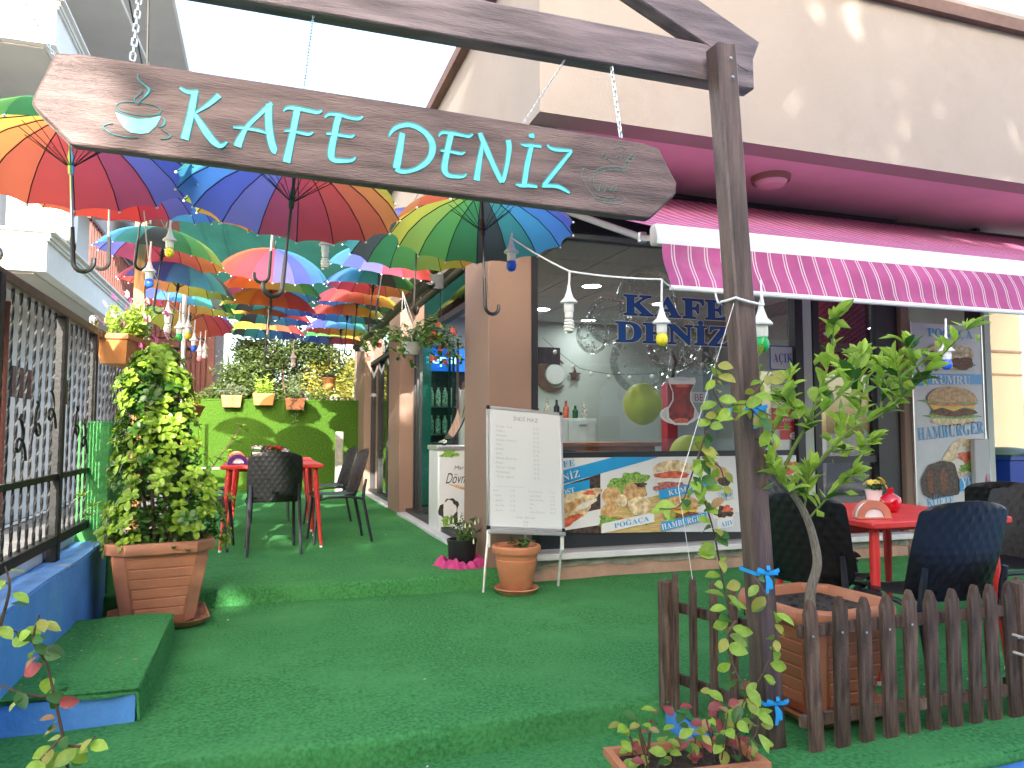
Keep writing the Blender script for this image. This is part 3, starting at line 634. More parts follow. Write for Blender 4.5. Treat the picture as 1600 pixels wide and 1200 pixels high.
LETTERS=[[[(-0.247,2.143,0.0063),(-0.232,2.135,0.0104),(-0.215,2.135,0.0119),(-0.197,2.141,0.0056)],[(-0.206,2.137,0.0175),(-0.216,2.067,0.0188),(-0.23,1.993,0.0215)],[(-0.14,2.137,0.0169),(-0.172,2.102,0.0119),(-0.206,2.073,0.0049)],[(-0.205,2.071,0.0105),(-0.183,2.036,0.0182),(-0.159,2.003,0.0203),(-0.139,1.986,0.0155),(-0.126,1.989,0.0106),(-0.116,2.0,0.0049)]],[[(0.007,2.135,0.0123),(-0.011,2.115,0.0122),(-0.06,2.055,0.0121),(-0.08,2.012,0.0185),(-0.087,1.99,0.022)],[(-0.001,2.131,0.0187),(-0.002,2.085,0.0201),(0.004,2.031,0.0208),(0.015,1.993,0.0209),(0.022,1.987,0.0144)],[(-0.101,2.045,0.005),(-0.077,2.047,0.0092),(-0.033,2.046,0.0093),(0.001,2.039,0.0079)]],[[(0.04,2.115,0.0043),(0.051,2.126,0.0094),(0.075,2.129,0.0124),(0.11,2.127,0.0124),(0.139,2.125,0.011),(0.153,2.134,0.0052)],[(0.08,2.125,0.0197),(0.066,2.039,0.0181),(0.052,1.959,0.0224)],[(0.043,2.052,0.0051),(0.059,2.057,0.008),(0.094,2.054,0.0102),(0.115,2.053,0.0102),(0.128,2.062,0.0044)]],[[(0.162,2.112,0.0044),(0.174,2.124,0.0096),(0.203,2.127,0.0111),(0.236,2.122,0.0112),(0.262,2.122,0.0105),(0.277,2.132,0.0045)],[(0.203,2.125,0.0185),(0.19,2.055,0.0185),(0.182,2.001,0.0206),(0.191,1.983,0.0162),(0.22,1.983,0.0126),(0.245,1.988,0.0104),(0.256,1.999,0.0045)],[(0.166,2.061,0.0052),(0.183,2.063,0.0096),(0.222,2.062,0.0104),(0.241,2.062,0.0097),(0.252,2.07,0.0045)]],[[(0.358,2.077,0.0038),(0.372,2.102,0.0114),(0.398,2.119,0.0145),(0.433,2.124,0.0153),(0.472,2.108,0.0177),(0.496,2.079,0.0208),(0.498,2.048,0.02),(0.484,2.015,0.0169),(0.453,1.988,0.0138),(0.423,1.974,0.0122),(0.396,1.971,0.0152),(0.383,1.979,0.0189)],[(0.401,2.096,0.0168),(0.395,2.051,0.0198),(0.386,1.999,0.022),(0.383,1.979,0.0204)]],[[(0.518,2.1,0.0039),(0.531,2.114,0.0093),(0.563,2.116,0.0109),(0.595,2.114,0.011),(0.619,2.113,0.0102),(0.633,2.123,0.0039)],[(0.559,2.113,0.0179),(0.547,2.054,0.0178),(0.538,1.998,0.0201),(0.548,1.977,0.0163),(0.576,1.974,0.0124),(0.6,1.977,0.0101),(0.612,1.988,0.0039)],[(0.523,2.053,0.0046),(0.539,2.055,0.0093),(0.575,2.053,0.0101),(0.595,2.052,0.0094),(0.606,2.06,0.0039)]],[[(0.668,2.106,0.0079),(0.658,2.052,0.015),(0.648,1.986,0.0196),(0.646,1.97,0.0212)],[(0.656,2.13,0.0142),(0.672,2.094,0.0182),(0.697,2.04,0.0182),(0.722,1.991,0.0174),(0.733,1.974,0.0159)],[(0.754,2.119,0.0176),(0.758,2.093,0.0168),(0.752,2.043,0.0143),(0.741,1.993,0.0143),(0.733,1.974,0.0135)]],[[(0.798,2.112,0.004),(0.815,2.108,0.0105),(0.845,2.111,0.0113),(0.872,2.111,0.0097)],[(0.837,2.107,0.0161),(0.821,2.039,0.0177),(0.811,1.972,0.0176)],[(0.78,1.971,0.0056),(0.802,1.969,0.0128),(0.832,1.972,0.0129),(0.857,1.971,0.0097)],[(0.835,2.151,0.0178),(0.837,2.144,0.0226),(0.837,2.137,0.0178)]],[[(0.894,2.121,0.0049),(0.907,2.11,0.0106),(0.938,2.107,0.0123),(0.985,2.112,0.0066)],[(0.983,2.109,0.0099),(0.938,2.051,0.0139),(0.881,1.978,0.0138)],[(0.874,1.974,0.0073),(0.894,1.978,0.0122),(0.929,1.98,0.013),(0.955,1.972,0.0131),(0.975,1.962,0.0074)]]]
CUP=[[(-0.41,2.067,0.0027),(-0.4,2.078,0.0027),(-0.376,2.083,0.0027),(-0.339,2.085,0.0027),(-0.308,2.081,0.0027),(-0.295,2.07,0.0031),(-0.307,2.056,0.0031),(-0.344,2.049,0.0027),(-0.381,2.051,0.0027),(-0.406,2.059,0.0027),(-0.41,2.067,0.0027)],[(-0.41,2.055,0.0027),(-0.384,2.043,0.0031),(-0.344,2.04,0.0031),(-0.307,2.049,0.0031),(-0.295,2.063,0.0028)],[(-0.357,2.168,0.0021),(-0.356,2.153,0.0034),(-0.341,2.139,0.0048),(-0.327,2.127,0.0076),(-0.334,2.11,0.0082),(-0.346,2.094,0.0041),(-0.356,2.077,0.002)],[(-0.348,2.126,0.0017),(-0.346,2.115,0.0027),(-0.363,2.095,0.0041),(-0.358,2.079,0.002)],[(-0.293,2.049,0.0028),(-0.284,2.043,0.0055),(-0.286,2.029,0.0062),(-0.3,2.02,0.0027)],[(-0.416,2.016,0.002),(-0.436,2.008,0.0034),(-0.437,1.998,0.0034),(-0.412,1.984,0.0034),(-0.379,1.981,0.0034),(-0.352,1.983,0.0014)],[(-0.294,2.016,0.0017),(-0.275,2.006,0.0028),(-0.268,1.998,0.0048),(-0.277,1.99,0.0041),(-0.294,1.986,0.0014)]]
BOWL=[(-0.41,2.048),(-0.405,2.034),(-0.389,2.008),(-0.37,1.995),(-0.343,1.995),(-0.324,2.001),(-0.306,2.023),(-0.296,2.047),(-0.295,2.054),(-0.322,2.042),(-0.353,2.037),(-0.384,2.04)]
ANCHOR=[[(1.068,2.05,0.0037),(1.095,2.066,0.0038),(1.132,2.075,0.0038),(1.184,2.079,0.0038),(1.189,2.098,0.0038),(1.217,2.132,0.0038)],[(1.072,2.037,0.0037),(1.1,2.054,0.0038),(1.137,2.064,0.0038),(1.194,2.069,0.0038),(1.2,2.091,0.0038),(1.227,2.124,0.0038)],[(1.018,2.029,0.0033),(1.031,2.058,0.0033),(1.05,2.035,0.0033),(1.045,2.015,0.0033),(1.068,2.041,0.0025)],[(1.016,2.031,0.0037),(1.027,2.011,0.0037),(1.054,1.976,0.0037),(1.085,1.948,0.0037),(1.131,1.943,0.0038),(1.168,1.948,0.0038),(1.189,1.969,0.0038)],[(1.072,1.957,0.0025),(1.117,1.951,0.0038),(1.154,1.961,0.0038)],[(1.105,2.12,0.0029),(1.096,2.108,0.0029),(1.105,2.098,0.0029),(1.115,2.109,0.0029),(1.112,2.119,0.0029)],[(1.114,2.102,0.0029),(1.142,2.086,0.0029)],[(1.147,2.14,0.0025),(1.17,2.151,0.003),(1.191,2.142,0.003),(1.184,2.128,0.0025)],[(1.063,2.036,0.0037),(1.067,1.999,0.0037),(1.083,1.981,0.0046),(1.093,2.008,0.0037),(1.104,1.982,0.0037),(1.118,2.006,0.0038),(1.127,1.99,0.0038),(1.153,2.012,0.0038),(1.145,1.99,0.0038),(1.132,1.989,0.0029)],[(1.147,2.102,0.0025),(1.161,2.116,0.0025),(1.165,2.1,0.0025),(1.179,2.123,0.0025),(1.184,2.106,0.0025)],[(1.076,1.966,0.0025),(1.117,1.962,0.0033),(1.152,1.967,0.0033),(1.15,1.976,0.0021)],[(1.086,2.065,0.0025),(1.095,2.053,0.0025)],[(1.109,2.069,0.0025),(1.118,2.058,0.0025)],[(1.137,2.075,0.0025),(1.146,2.064,0.0025)],[(1.165,2.078,0.0025),(1.174,2.066,0.0025)],[(1.189,2.098,0.0025),(1.203,2.096,0.0025)],[(1.203,2.113,0.0025),(1.215,2.11,0.0025)]]

# ------------------------------------------------------------------ entrance frame
ef = thing('entrance_frame', 'dark stained timber gate frame with sloping rafter over the entrance', 'gate frame', (1.75, 2.33, -.3))
def beam(mb, p, q, wx, wz, b=.006, side=V(0, 1, 0)):
    p, q = Vector(p), Vector(q); t = (q - p).normalized(); s_ = (side - t * side.dot(t)).normalized(); n_ = t.cross(s_)
    mb.box((p + q) / 2, ((q - p).length, wx, wz), Matrix((t, s_, n_)).transposed(), b=b); return mb
pb, pt = V(1.835, 2.36, -.32), V(1.605, 2.29, 2.60)
po = beam(MB(), pb, pt, .082, .085, .008).build('post', 'wood_post', ef, world=True)
beam(MB(), (-1.05, 2.33, -.3), (-1.0, 2.33, 2.60), .098, .098, .008).build('post', 'wood_post', ef, world=True)
beam(MB(), (-1.25, 2.385, 2.565), (1.80, 2.385, 2.565), .07, .15).build('beam', 'wood_beam', ef, world=True)
beam(MB(), (1.80, 2.382, 2.62), (.28, 2.382, 3.28), .068, .15).build('rafter', 'wood_beam', ef, world=True)
beam(MB(), (-1.25, 2.382, 2.62), (.26, 2.382, 3.28), .068, .15).build('rafter', 'wood_beam', ef, world=True)
for z in (2.53, 2.46):
    MB().lathe([(.0001, .004), (.006, .003), (.007, 0)], 10, rot=Matrix.Rotation(R(90), 3, 'X'), c=(1.612 + (2.53 - z) * .1, 2.24, z)).build('screw', 'screw', po, world=True)

# ------------------------------------------------------------------ the name board
SY = 2.27
sg = thing('name_board', 'long dark wooden board carved with the turquoise cafe name', 'sign', (.39, SY, 1.92))
out = [(-.617, 2.055), (-.565, 2.198), (-.50, 2.206), (.4, 2.196), (1.26, 2.178), (1.325, 2.166), (1.397, 2.045), (1.393, 2.005), (1.288, 1.904), (1.2, 1.903), (.3, 1.922), (-.52, 1.944), (-.612, 2.035)]
bd = MB().prism([(x, SY, z) for x, z in out], (0, .045, 0)).build('board', 'wood_board', sg, world=True)
bv = bd.modifiers.new('bevel', 'BEVEL'); bv.width = .008; bv.segments = 2; bv.limit_method = 'ANGLE'
def stroke(mb, pts, m=0, y=SY, dep=.004, up=.0, n=5, edge=None):
    "a calligraphic stroke of varying width on the board face, slightly proud with chamfered sides"
    P = spline([V(*p) for p in pts], n); L_ = []; R_ = []
    for i, p in enumerate(P):
        a = P[max(i - 1, 0)]; b = P[min(i + 1, len(P) - 1)]; t = V(b.x - a.x, b.y - a.y); t = t.normalized() if t.length > 1e-9 else V(1, 0)
        nrm = V(-t.y, t.x); w_ = p.z / 2
        L_.append((p.x + nrm.x * w_, p.y + nrm.y * w_)); R_.append((p.x - nrm.x * w_, p.y - nrm.y * w_))
    N = len(P); vs = []
    for yy, ins in ((y - .0008, 0), (y - dep, .0012)):
        for (a, b), (c, d) in zip(L_, R_):
            e = V(c - a, d - b); l = max(e.length, 1e-6); k = min(ins / l, .3)
            vs += [V(a + e.x * k, yy, b + e.y * k), V(c - e.x * k, yy, d - e.y * k)]
    F = []
    for i in range(N - 1):
        a0, a1, b0, b1 = 2 * i, 2 * i + 1, 2 * i + 2, 2 * i + 3; o_ = 2 * N
        F += [(o_ + a0, o_ + a1, o_ + b1, o_ + b0), (a0, o_ + a0, o_ + b0, b0), (o_ + a1, a1, b1, o_ + b1)]
    F += [(0, 1, 2 * N + 1, 2 * N), (2 * N - 2, 4 * N - 2, 4 * N - 1, 2 * N - 1)]
    mb.add(vs, F, m)
for L3 in LETTERS:
    mb = MB(); sh = MB()
    for k, st in enumerate(L3):
        stroke(mb, st, 0, dep=.0035 + .0004 * k)
        stroke(sh, [(x, z + .0022, w_ * 1.0 + .005) for x, z, w_ in st], 0, dep=.0016 + .0002 * k)
    lt = mb.build('letter', 'turquoise', sg, world=True, smooth=False)
    sh.build('letter_shade', 'teal_shade_line', lt, world=True, smooth=False)  # darker teal edge, shifted upward, paints in the shading of carved letters
mb = MB().add([V(x, SY - .003, z) for x, z in BOWL[::-1]], [tuple(range(len(BOWL)))]); cupo = mb.build('cup_emblem', 'turquoise', sg, world=True)
mb = MB()
for k, st in enumerate(CUP): stroke(mb, st, 0, dep=.0028 + .0002 * k)
mb.build('cup_outline', 'teal_shade_line', cupo, world=True, smooth=False)
mb = MB()
for k, st in enumerate(ANCHOR): stroke(mb, [(x, z, max(w_ * .8, .0016)) for x, z, w_ in st], 0, dep=.0016 + .0001 * k)
mb.build('anchor_emblem', 'teal_faint', sg, world=True, smooth=False)

# chains
def chain(p, q, pitch, wire, m, label, wid=.5):
    p, q = Vector(p), Vector(q); t = (q - p).normalized(); n_ = int((q - p).length / pitch)
    root = thing('chain', label, 'chain', tuple(p), group='chains holding the name board')
    a = pitch * .78; b = pitch * wid
    pts = [V(b * .5 * math.cos(k * math.pi / 7), 0, a * .45 + .5 * b * math.sin(k * math.pi / 7)) for k in range(8)] + [V(-b * .5 * math.cos(k * math.pi / 7), 0, -a * .45 - .5 * b * math.sin(k * math.pi / 7)) for k in range(8)]
    me = MB().tube(pts + [pts[0]], wire, 6, caps=False).mesh('link', m)
    base = t.to_track_quat('Z', 'Y').to_matrix()
    for i in range(n_ + 1):
        rot = base @ Matrix.Rotation(math.pi / 2 * (i % 2) + .3, 3, 'Z')
        link('link', me, root, tuple(t * pitch * (i + .3)), rot.to_euler())
    return root
pR = at_y(970, 213, SY + .02); chain(pR, (pR.x + .004, SY + .10, 2.502), .022, .0026, 'chain_metal', 'bright chain at the right end of the name board')
pL = at_y(207, 92, SY + .02); chain(pL, (pL.x + .002, SY + .10, 2.502), .026, .0030, 'chain_metal', 'bright thick-linked chain near the cup emblem')
def fine(u0, v0, u1, v1, lab):
    a = at_y(u0, v0, SY + .035); b = at_y(u1, v1, SY + .11); t = (b - a); chain(a, a + t * ((2.502 - a.z) / t.z), .0125, .0013, 'chain_metal' if u0 > 600 else 'chain_blue', lab)
fine(818, 192, 885, 90, 'fine chain slanting up to the right from the name board'); fine(475, 137, 492, 5, 'fine bluish chain over the middle of the name board'); fine(86, 88, 37, 0, 'fine chain slanting up to the left end of the board')

# ------------------------------------------------------------------ umbrellas
NP = 16; RAD = .52; DEP = .255
def rib_pt(s, ang, drop=0):
    r = RAD * math.sin(s * 1.2) / math.sin(1.2); z = DEP * (math.cos(s * 1.2) - math.cos(1.2)) / (1 - math.cos(1.2)) - drop
    return V(r * math.cos(ang), r * math.sin(ang), z)
panel_m = []
da = 2 * math.pi / NP
for i in range(NP):
    mb = MB()
    def fn(u, v):
        s = .02 + .98 * u; a = rib_pt(s, 0); b = rib_pt(s, da); p = a.lerp(b, v)
        sag = math.sin(math.pi * v) * (s ** 3)
        rr_ = V(p.x, p.y, 0); 
        return p * 1.0 - rr_ * (.035 * sag) + V(0, 0, .010 * sag)
    mb.sheet(fn, 9, 4); panel_m.append(mb.mesh('panel', 'canopy%d' % i))
ribm = MB().tube([rib_pt(s, 0, .006) for s in (.03, .2, .4, .6, .8, 1.0)], .0028, 5).tube([V(.012, 0, .02), V(.19, 0, .175)], .002, 4).mesh('rib', 'chrome_frame')
tipm = MB().sphere(rib_pt(1.0, 0, .004), .0065, 8, 6).mesh('rib_tip', 'white_plastic')
poleM = {}
for pm in ('pole_black', 'steel'):
    poleM[pm] = MB().tube([(0, 0, -.30), (0, 0, .26)], .0065, 8).lathe([(.011, -.02), (.014, .0), (.014, .06), (.009, .09)], 10).mesh('pole', pm)
ferr = MB().lathe([(.010, .245), (.008, .28), (.004, .33), (.0001, .335)], 8).mesh('ferrule', 'pole_black')
hr = .043
hk = [V(0, 0, -.26), V(0, 0, -.36), V(0, 0, -.42)] + [V(hr - hr * math.cos(a), 0, -.42 - hr * math.sin(a)) for a in [math.pi * k / 9 for k in range(1, 10)]] + [V(2 * hr, 0, -.405)]
handM = MB().tube(hk, [.0095] + [.0105] * (len(hk) - 3) + [.0105, .009], 8).mesh('handle', 'pole_black')
UG = 'rainbow umbrellas hung over the garden'
def umbrella(x, y, z, spin, flip, rx, ry, hook, pm, label):
    root = thing('rainbow_umbrella', label, 'umbrella', (x, y, z), group=UG, rot=(R(rx), R(ry), 0))
    for i in range(NP):
        a = R(spin) + (i if flip else -i) * da
        link('panel', panel_m[i], root, rot=(0, 0, a)); link('rib', ribm, root, rot=(0, 0, a)); link('rib_tip', tipm, root, rot=(0, 0, a))
    link('pole', poleM[pm], root); link('ferrule', ferr, root); link('handle', handM, root, rot=(0, 0, R(hook)))
    return root
US = [  # x, y, z(rim), spin, flip, rx, ry, hook, pole, label
 (-.83, 3.66, 2.31, 78, 1, -4, -4, -12, 'steel', 'largest rainbow umbrella at left, red and orange beneath the cup emblem'),
 (-.92, 4.99, 2.60, 78, 1, -3, -2, 170, 'steel', 'second umbrella of the left row, orange to violet, partly hidden'),
 (-.86, 5.85, 2.80, -60, 0, 5, 6, 40, 'pole_black', 'third umbrella of the left row, pink edge over the wooden post'),
 (-.85, 6.85, 2.63, 100, 0, 2, 7, 0, 'pole_black', 'fourth umbrella of the left row, teal and grey top, orange inside'),
 (-.79, 7.55, 2.50, 175, 0, 4, 8, 10, 'pole_black', 'fifth umbrella of the left row, blue top over lime inside'),
 (-.83, 8.75, 2.51, 150, 0, 3, 7, 30, 'steel', 'sixth umbrella of the left row, violet and green top'),
 (-.88, 9.80, 2.50, 20, 1, -12, 6, 0, 'pole_black', 'seventh umbrella of the left row, purple and teal inside'),
 (.11, 3.63, 2.24, 62, 0, -5, 5, 185, 'pole_black', 'large umbrella hanging centrally below the board, blue left and crimson right'),
 (.04, 4.71, 2.52, 40, 1, -3, 3, 180, 'steel', 'second umbrella of the middle row, red and navy rim below the first'),
 (.07, 7.55, 2.70, 225, 0, 20, 3, 0, 'pole_black', 'third umbrella of the middle row, rose and blue top tipped forward'),
 (.05, 7.95, 2.56, 150, 1, 4, 2, 20, 'pole_black', 'fourth umbrella of the middle row, yellow top and red inside'),
 (.04, 8.45, 2.48, 315, 0, 4, 3, 10, 'steel', 'fifth umbrella of the middle row, green inside with pale top'),
 (.03, 9.35, 2.502, 310, 0, 2, 3, 0, 'pole_black', 'sixth umbrella of the middle row, orange-red fringe'),
 (.02, 10.7, 2.50, 330, 0, 0, 2, 0, 'pole_black', 'rearmost umbrella of the middle row, red over the hedge'),
 (1.16, 3.94, 2.27, 258, 0, -6, 0, 10, 'pole_black', 'large umbrella right of centre, yellow and green with blue edge'),
 (1.02, 5.15, 2.46, -78, 1, -5, 3, 60, 'pole_black', 'second umbrella of the right row, navy and green behind the first'),
 (1.08, 7.15, 2.72, -75, 1, 16, 6, -10, 'steel', 'third umbrella of the right row, violet and maroon top tipped forward'),
 (1.10, 7.95, 2.68, 110, 0, 5, 5, 20, 'pole_black', 'fourth umbrella of the right row, blue and green top, red inside'),
 (1.05, 8.95, 2.66, 205, 1, 6, 4, 0, 'pole_black', 'fifth umbrella of the right row, orange and lime top, dark inside'),
 (1.02, 9.75, 2.62, 190, 1, 3, 3, 10, 'pole_black', 'sixth umbrella of the right row, red and lime fringe'),
 (1.05, 10.9, 2.60, 150, 0, 2, 2, 0, 'pole_black', 'seventh umbrella of the right row, lime and orange fringe'),
 (1.00, 12.1, 2.62, 40, 0, 0, 2, 0, 'pole_black', 'rearmost umbrella of the right row, pale teal fringe by the pillar')]
for a in US: umbrella(*a)
for x, lab in ((-.84, 'left'), (.06, 'middle'), (1.07, 'right')):
    pts = [V(x, lerp(3.3, 13.6, k / 16), (2.56 if k == 0 else 2.60 if k == 1 else 2.78 if k == 2 else 2.95) - .03 * math.sin(math.pi * k / 16)) for k in range(17)]
    o = MB().tube(pts, .003, 5).build('hanging_wire', 'steel'); tag(o, 'thin steel wire carrying the %s row of umbrellas' % lab, 'wire')
# green shade net
def net(u, v):
    x = lerp(-1.3, 1.62, u); s_ = v; return (x, lerp(13.6, 11.2, s_), lerp(3.55, 5.15, s_) + .05 * math.sin(5 * u + 3 * v) - .18 * math.sin(math.pi * u))
o = MB().sheet(net, 30, 16).build('shade_net', 'net_green'); tag(o, 'dark green shade net stretched behind the umbrellas', 'shade net')

# ------------------------------------------------------------------ awning
aw = thing('awning', 'magenta striped retractable awning with white front bar', 'awning', (4.5, 5.3, 3.0))
AX0, AX1, AY, AZ = 2.04, 8.2, 3.53, 2.235
def stripes(mb, fn, x0, x1, step, nv):
    x = x0; k = 0
    while x < x1 - .001:
        segs = ((.0, .055, 0), (.055, .062, 1), (.062, .072, 0), (.072, .079, 1), (.079, step, 0))
        for a, b, m_ in segs:
            mb.sheet(lambda u, v: fn(lerp(x + a, x + b, u), v), 1, nv, 0, m_)
        x += step; k += 1
mb = MB(); stripes(mb, lambda x, v: (x, lerp(AY, 5.36, v), lerp(AZ + .045, 3.13, v) - .05 * math.sin(math.pi * v)), AX0, AX1, .105, 5); mb.build('canopy_fabric', ['awning_fabric', 'awning_stripe'], aw, world=True)
def val(x, v):
    b_ = math.sin(math.pi * min(v * 1.25, 1)); return (x + .008 * math.sin(2.1 * x) * v, lerp(AY - .035, AY - .13, v) - .025 * b_ * math.sin(1.7 * x + 1), lerp(AZ - .045, AZ - .305, v))
mb = MB(); stripes(mb, val, AX0 + .01, AX1, .105, 6); mb.build('valance', ['awning_fabric', 'awning_stripe'], aw, world=True)
MB().tube([V(*val(AX0 + .01 + .2 * k, 1)) + V(0, 0, -.012) for k in range(31)], .015, 8).build('valance_bar', 'awning_white', aw, world=True)
pr = [(-.035, -.055), (.03, -.055), (.035, -.02), (.035, .04), (.015, .06), (-.03, .055), (-.045, .02), (-.04, -.03)]
MB().prism([(AX0 - .02, AY + a, AZ + b) for a, b in pr], (AX1 - AX0, 0, 0)).build('front_bar', 'awning_white', aw, world=True)
MB().prism([(AX0 - .028, AY + a * .9, AZ + b * .9) for a, b in pr], (.008, 0, 0)).build('end_cap', 'alu', aw, world=True)
MB().tube([(AX0, 5.36, 3.10), (AX1, 5.36, 3.10)], .05, 12).box((5.2, 5.40, 3.04), (6.3, .06, .10)).build('roller', 'dark_frame', aw, world=True)
for x in (2.20, 7.4):
    s0 = V(x, 5.34, 2.93); el = V(x + .42, 4.75, 2.58); e1 = V(x + .05, AY + .03, AZ)
    a_ = beam(MB(), s0, el, .05, .055, .01, V(0, 0, 1)).build('folding_arm', 'awning_white', aw, world=True)
    beam(MB(), el, e1, .042, .05, .01, V(0, 0, 1)).build('forearm', 'awning_white', a_, world=True)
    MB().lathe([(.034, -.035), (.034, .035)], 14, el).build('elbow', 'alu', a_, world=True)
    MB().box(s0 + V(0, .04, 0), (.10, .08, .12), b=.01).build('bracket', 'awning_white', a_, world=True)

# ------------------------------------------------------------------ picket fence
def picket_mesh(h, w_=.058, t=.02, seed=0, blunt=False):
    rr = random.Random(seed); j = lambda s: rr.uniform(-s, s)
    top = h
    pts = [(-w_ / 2 + j(.002), 0, 0), (w_ / 2 + j(.002), 0, 0), (w_ / 2 + j(.002), 0, top - .045 + j(.006)), (w_ * .17 + j(.003), 0, top - .008), (w_ * .05 + j(.003), 0, top), (-w_ * .10, 0, top - .001), (-w_ * .22, 0, top - .011), (-w_ / 2 + j(.002), 0, top - .05 + j(.006))]
    if blunt: pts = [(-w_ / 2, 0, 0), (w_ / 2, 0, 0), (w_ / 2, 0, top), (-w_ / 2, 0, top)]
    return MB().prism(pts, (0, t, 0)).mesh('picket', 'picket_wood')
PM = [picket_mesh(.57, .056, .02, s) for s in range(5)]
pf = thing('picket_fence', 'low dark brown picket fence along the front edge', 'fence', (2.4, 2.27, 0))
xs = [1.93, 2.045, 2.16, 2.275, 2.385, 2.49, 2.60, 2.705, 2.815, 2.925]
for i, x in enumerate(xs):
    o = link('picket', PM[i % 5], pf, (x - 2.4, -.028 + random.uniform(-.003, .003), -.035 + .006 * math.sin(i * 2)), (random.uniform(-.02, .02), random.uniform(-.02, .02), random.uniform(-.04, .04)))
    if i < 5:
        MB().lathe([(.0001, .003), (.004, .002), (.005, 0)], 8, rot=Matrix.Rotation(R(90), 3, 'X'), c=(0, -.002, .44)).build('screw', 'screw', o)
MB().box((0.05, 0, .42), (1.15, .022, .045), b=.003).build('rail', 'picket_wood', pf); MB().box((0.05, 0, .10), (1.15, .022, .045), b=.003).build('rail', 'picket_wood', pf)
MB().box((.60, .005, .25), (.075, .07, .56), b=.005).build('post', 'picket_wood', pf)
rp_ = MB()
for z in (.335, .265): rp_.tube([V(.49 + .30 * k / 10, -.045 - .012 * math.sin(math.pi * k / 10), z - .04 * k / 10 - .02 * math.sin(math.pi * k / 10)) for k in range(11)], .0055, 6)
rp_.tube([V(.60 + .045 * math.cos(a), .005 + .05 * math.sin(a), .29 + .005 * a) for a in [k * .5 for k in range(13)]], .0055, 6); rp_.build('rope_tie', 'rope', pf)
p2 = thing('picket_fence', 'short picket fence return running back from the entrance post', 'fence', (1.72, 2.6, 0))
for i, (x, y, h) in enumerate(((1.69, 2.80, 0), (1.715, 2.70, 1), (1.745, 2.60, 2), (1.775, 2.505, 3), (1.80, 2.41, 4))):
    link('picket', PM[i], p2, (x - 1.72, y - 2.6, -.02), (0, random.uniform(-.03, .03), R(72)))
MB().box((1.668, 2.845, .24), (.06, .055, .54), b=.004).build('post', 'picket_wood', p2, world=True)
for z in (.40, .10): beam(MB(), (1.70, 2.85, z), (1.835, 2.36, z), .022, .042, .003, V(1, 0, 0)).build('rail', 'picket_wood', p2, world=True)
p3 = thing('picket_fence', 'reddish picket fence end beyond the rope tie', 'fence', (3.1, 2.30, 0))
for i in range(5): link('picket', PM[(i + 2) % 5], p3, (-.07 + i * .11, .0, -.03), (0, random.uniform(-.02, .02), random.uniform(-.04, .04)))
MB().box((.18, .03, .42), (.62, .022, .045)).build('rail', 'picket_wood', p3); MB().box((.18, .03, .10), (.62, .022, .045)).build('rail', 'picket_wood', p3)

# ------------------------------------------------------------------ chairs
def quilt(x, z, a=.052, b=.075, h=.0065):
    p = (x / a + z / b) % 1.0; q = (x / a - z / b) % 1.0
    return h * (1 - max(abs(p - .5), abs(q - .5)) * 2)
def make_chair():
    c = thing('black_chair', 'x', 'chair')
    def back(u, v):
        hw = .215 + .012 * math.sin(math.pi * v); k = max(0, (v - .86) / .14); hw -= .05 * k ** 2.2
        k2 = max(0, (.12 - v) / .12); hw -= .03 * k2 ** 2
        x = lerp(-hw, hw, u); z = lerp(.43, .865, v); z -= .02 * k * (2 * u - 1) ** 2
        y = -.185 - .115 * v ** 1.25 + .055 * (2 * u - 1) ** 2 * (1 - .3 * v) - .012 * math.sin(math.pi * v)
        e = min(u, 1 - u, v * 1.0, 1 - v); f = min(1, e / .05)
        return (x, y - quilt(x, z) * f, z)
    MB().sheet(back, 44, 44, .006).build('backrest', 'black_plastic', c, ang=20)
    def seat(u, v):
        hw = .215 - .02 * v; x = lerp(-hw, hw, u); y = lerp(.225, -.19, v)
        z = .452 - .022 * math.sin(math.pi * v) - .035 * max(0, (.16 - v) / .16) ** 2 + .012 * (2 * u - 1) ** 2 + .012 * max(0, (v - .9) / .1)
        e = min(u, 1 - u, v, 1 - v); f = min(1, e / .06)
        return (x, y, z + .6 * quilt(x, y, .052, .06) * f)
    MB().sheet(seat, 36, 30, -.006).build('seat', 'black_plastic', c, ang=20)
    for s in (-1, 1):
        MB().tube([V(s * .205, .235, 0), V(s * .19, .19, .42), V(s * .188, .16, .437)], [.0125, .016, .014], 8).build('leg', 'leg_plastic', c)
        MB().tube([V(s * .215, -.30, 0), V(s * .20, -.215, .40), V(s * .197, -.225, .50), V(s * .197, -.243, .585)], [.0125, .017, .015, .012], 8).build('leg', 'leg_plastic', c)
        MB().tube([V(s * .20, .20, .40), V(s * .215, .10, .425), V(s * .215, -.10, .425), V(s * .205, -.21, .40)], .012, 8).build('side_rail', 'leg_plastic', c)
    return c
CH0 = make_chair(); ch_used = []
def chair(x, y, z, rz, label, group):
    if not ch_used:
        CH0.location = (x, y, z); CH0.rotation_euler = (0, 0, R(rz)); CH0['label'] = label; CH0['group'] = group; ch_used.append(1); return CH0
    return dup(CH0, (x, y, z), R(rz), label, group)
TG = 'black quilted chairs at the red tables'
chair(2.84, 2.60, 0, -7, 'black quilted chair with its back to the picket fence', TG)
chair(2.62, 3.02, 0, -60, 'black quilted chair left of the right-hand red table, behind the lemon tree', TG)
chair(3.10, 3.68, 0, 178, 'black quilted chair on the far side of the right-hand red table', TG)
chair(3.78, 3.02, 0, 84, 'black quilted chair right of the right-hand red table', TG)
chair(4.35, 3.3, 0, -60, 'black chair at the far right edge of the picture', TG)
chair(.10, 6.80, .125, 3, 'black quilted chair at the front of the left red table, back turned', TG)
chair(.68, 7.25, .125, 95, 'black chair seen from the side, right of the left red table', TG)
chair(-.48, 7.05, .125, -95, 'black chair half hidden by the bush at the left red table', TG)
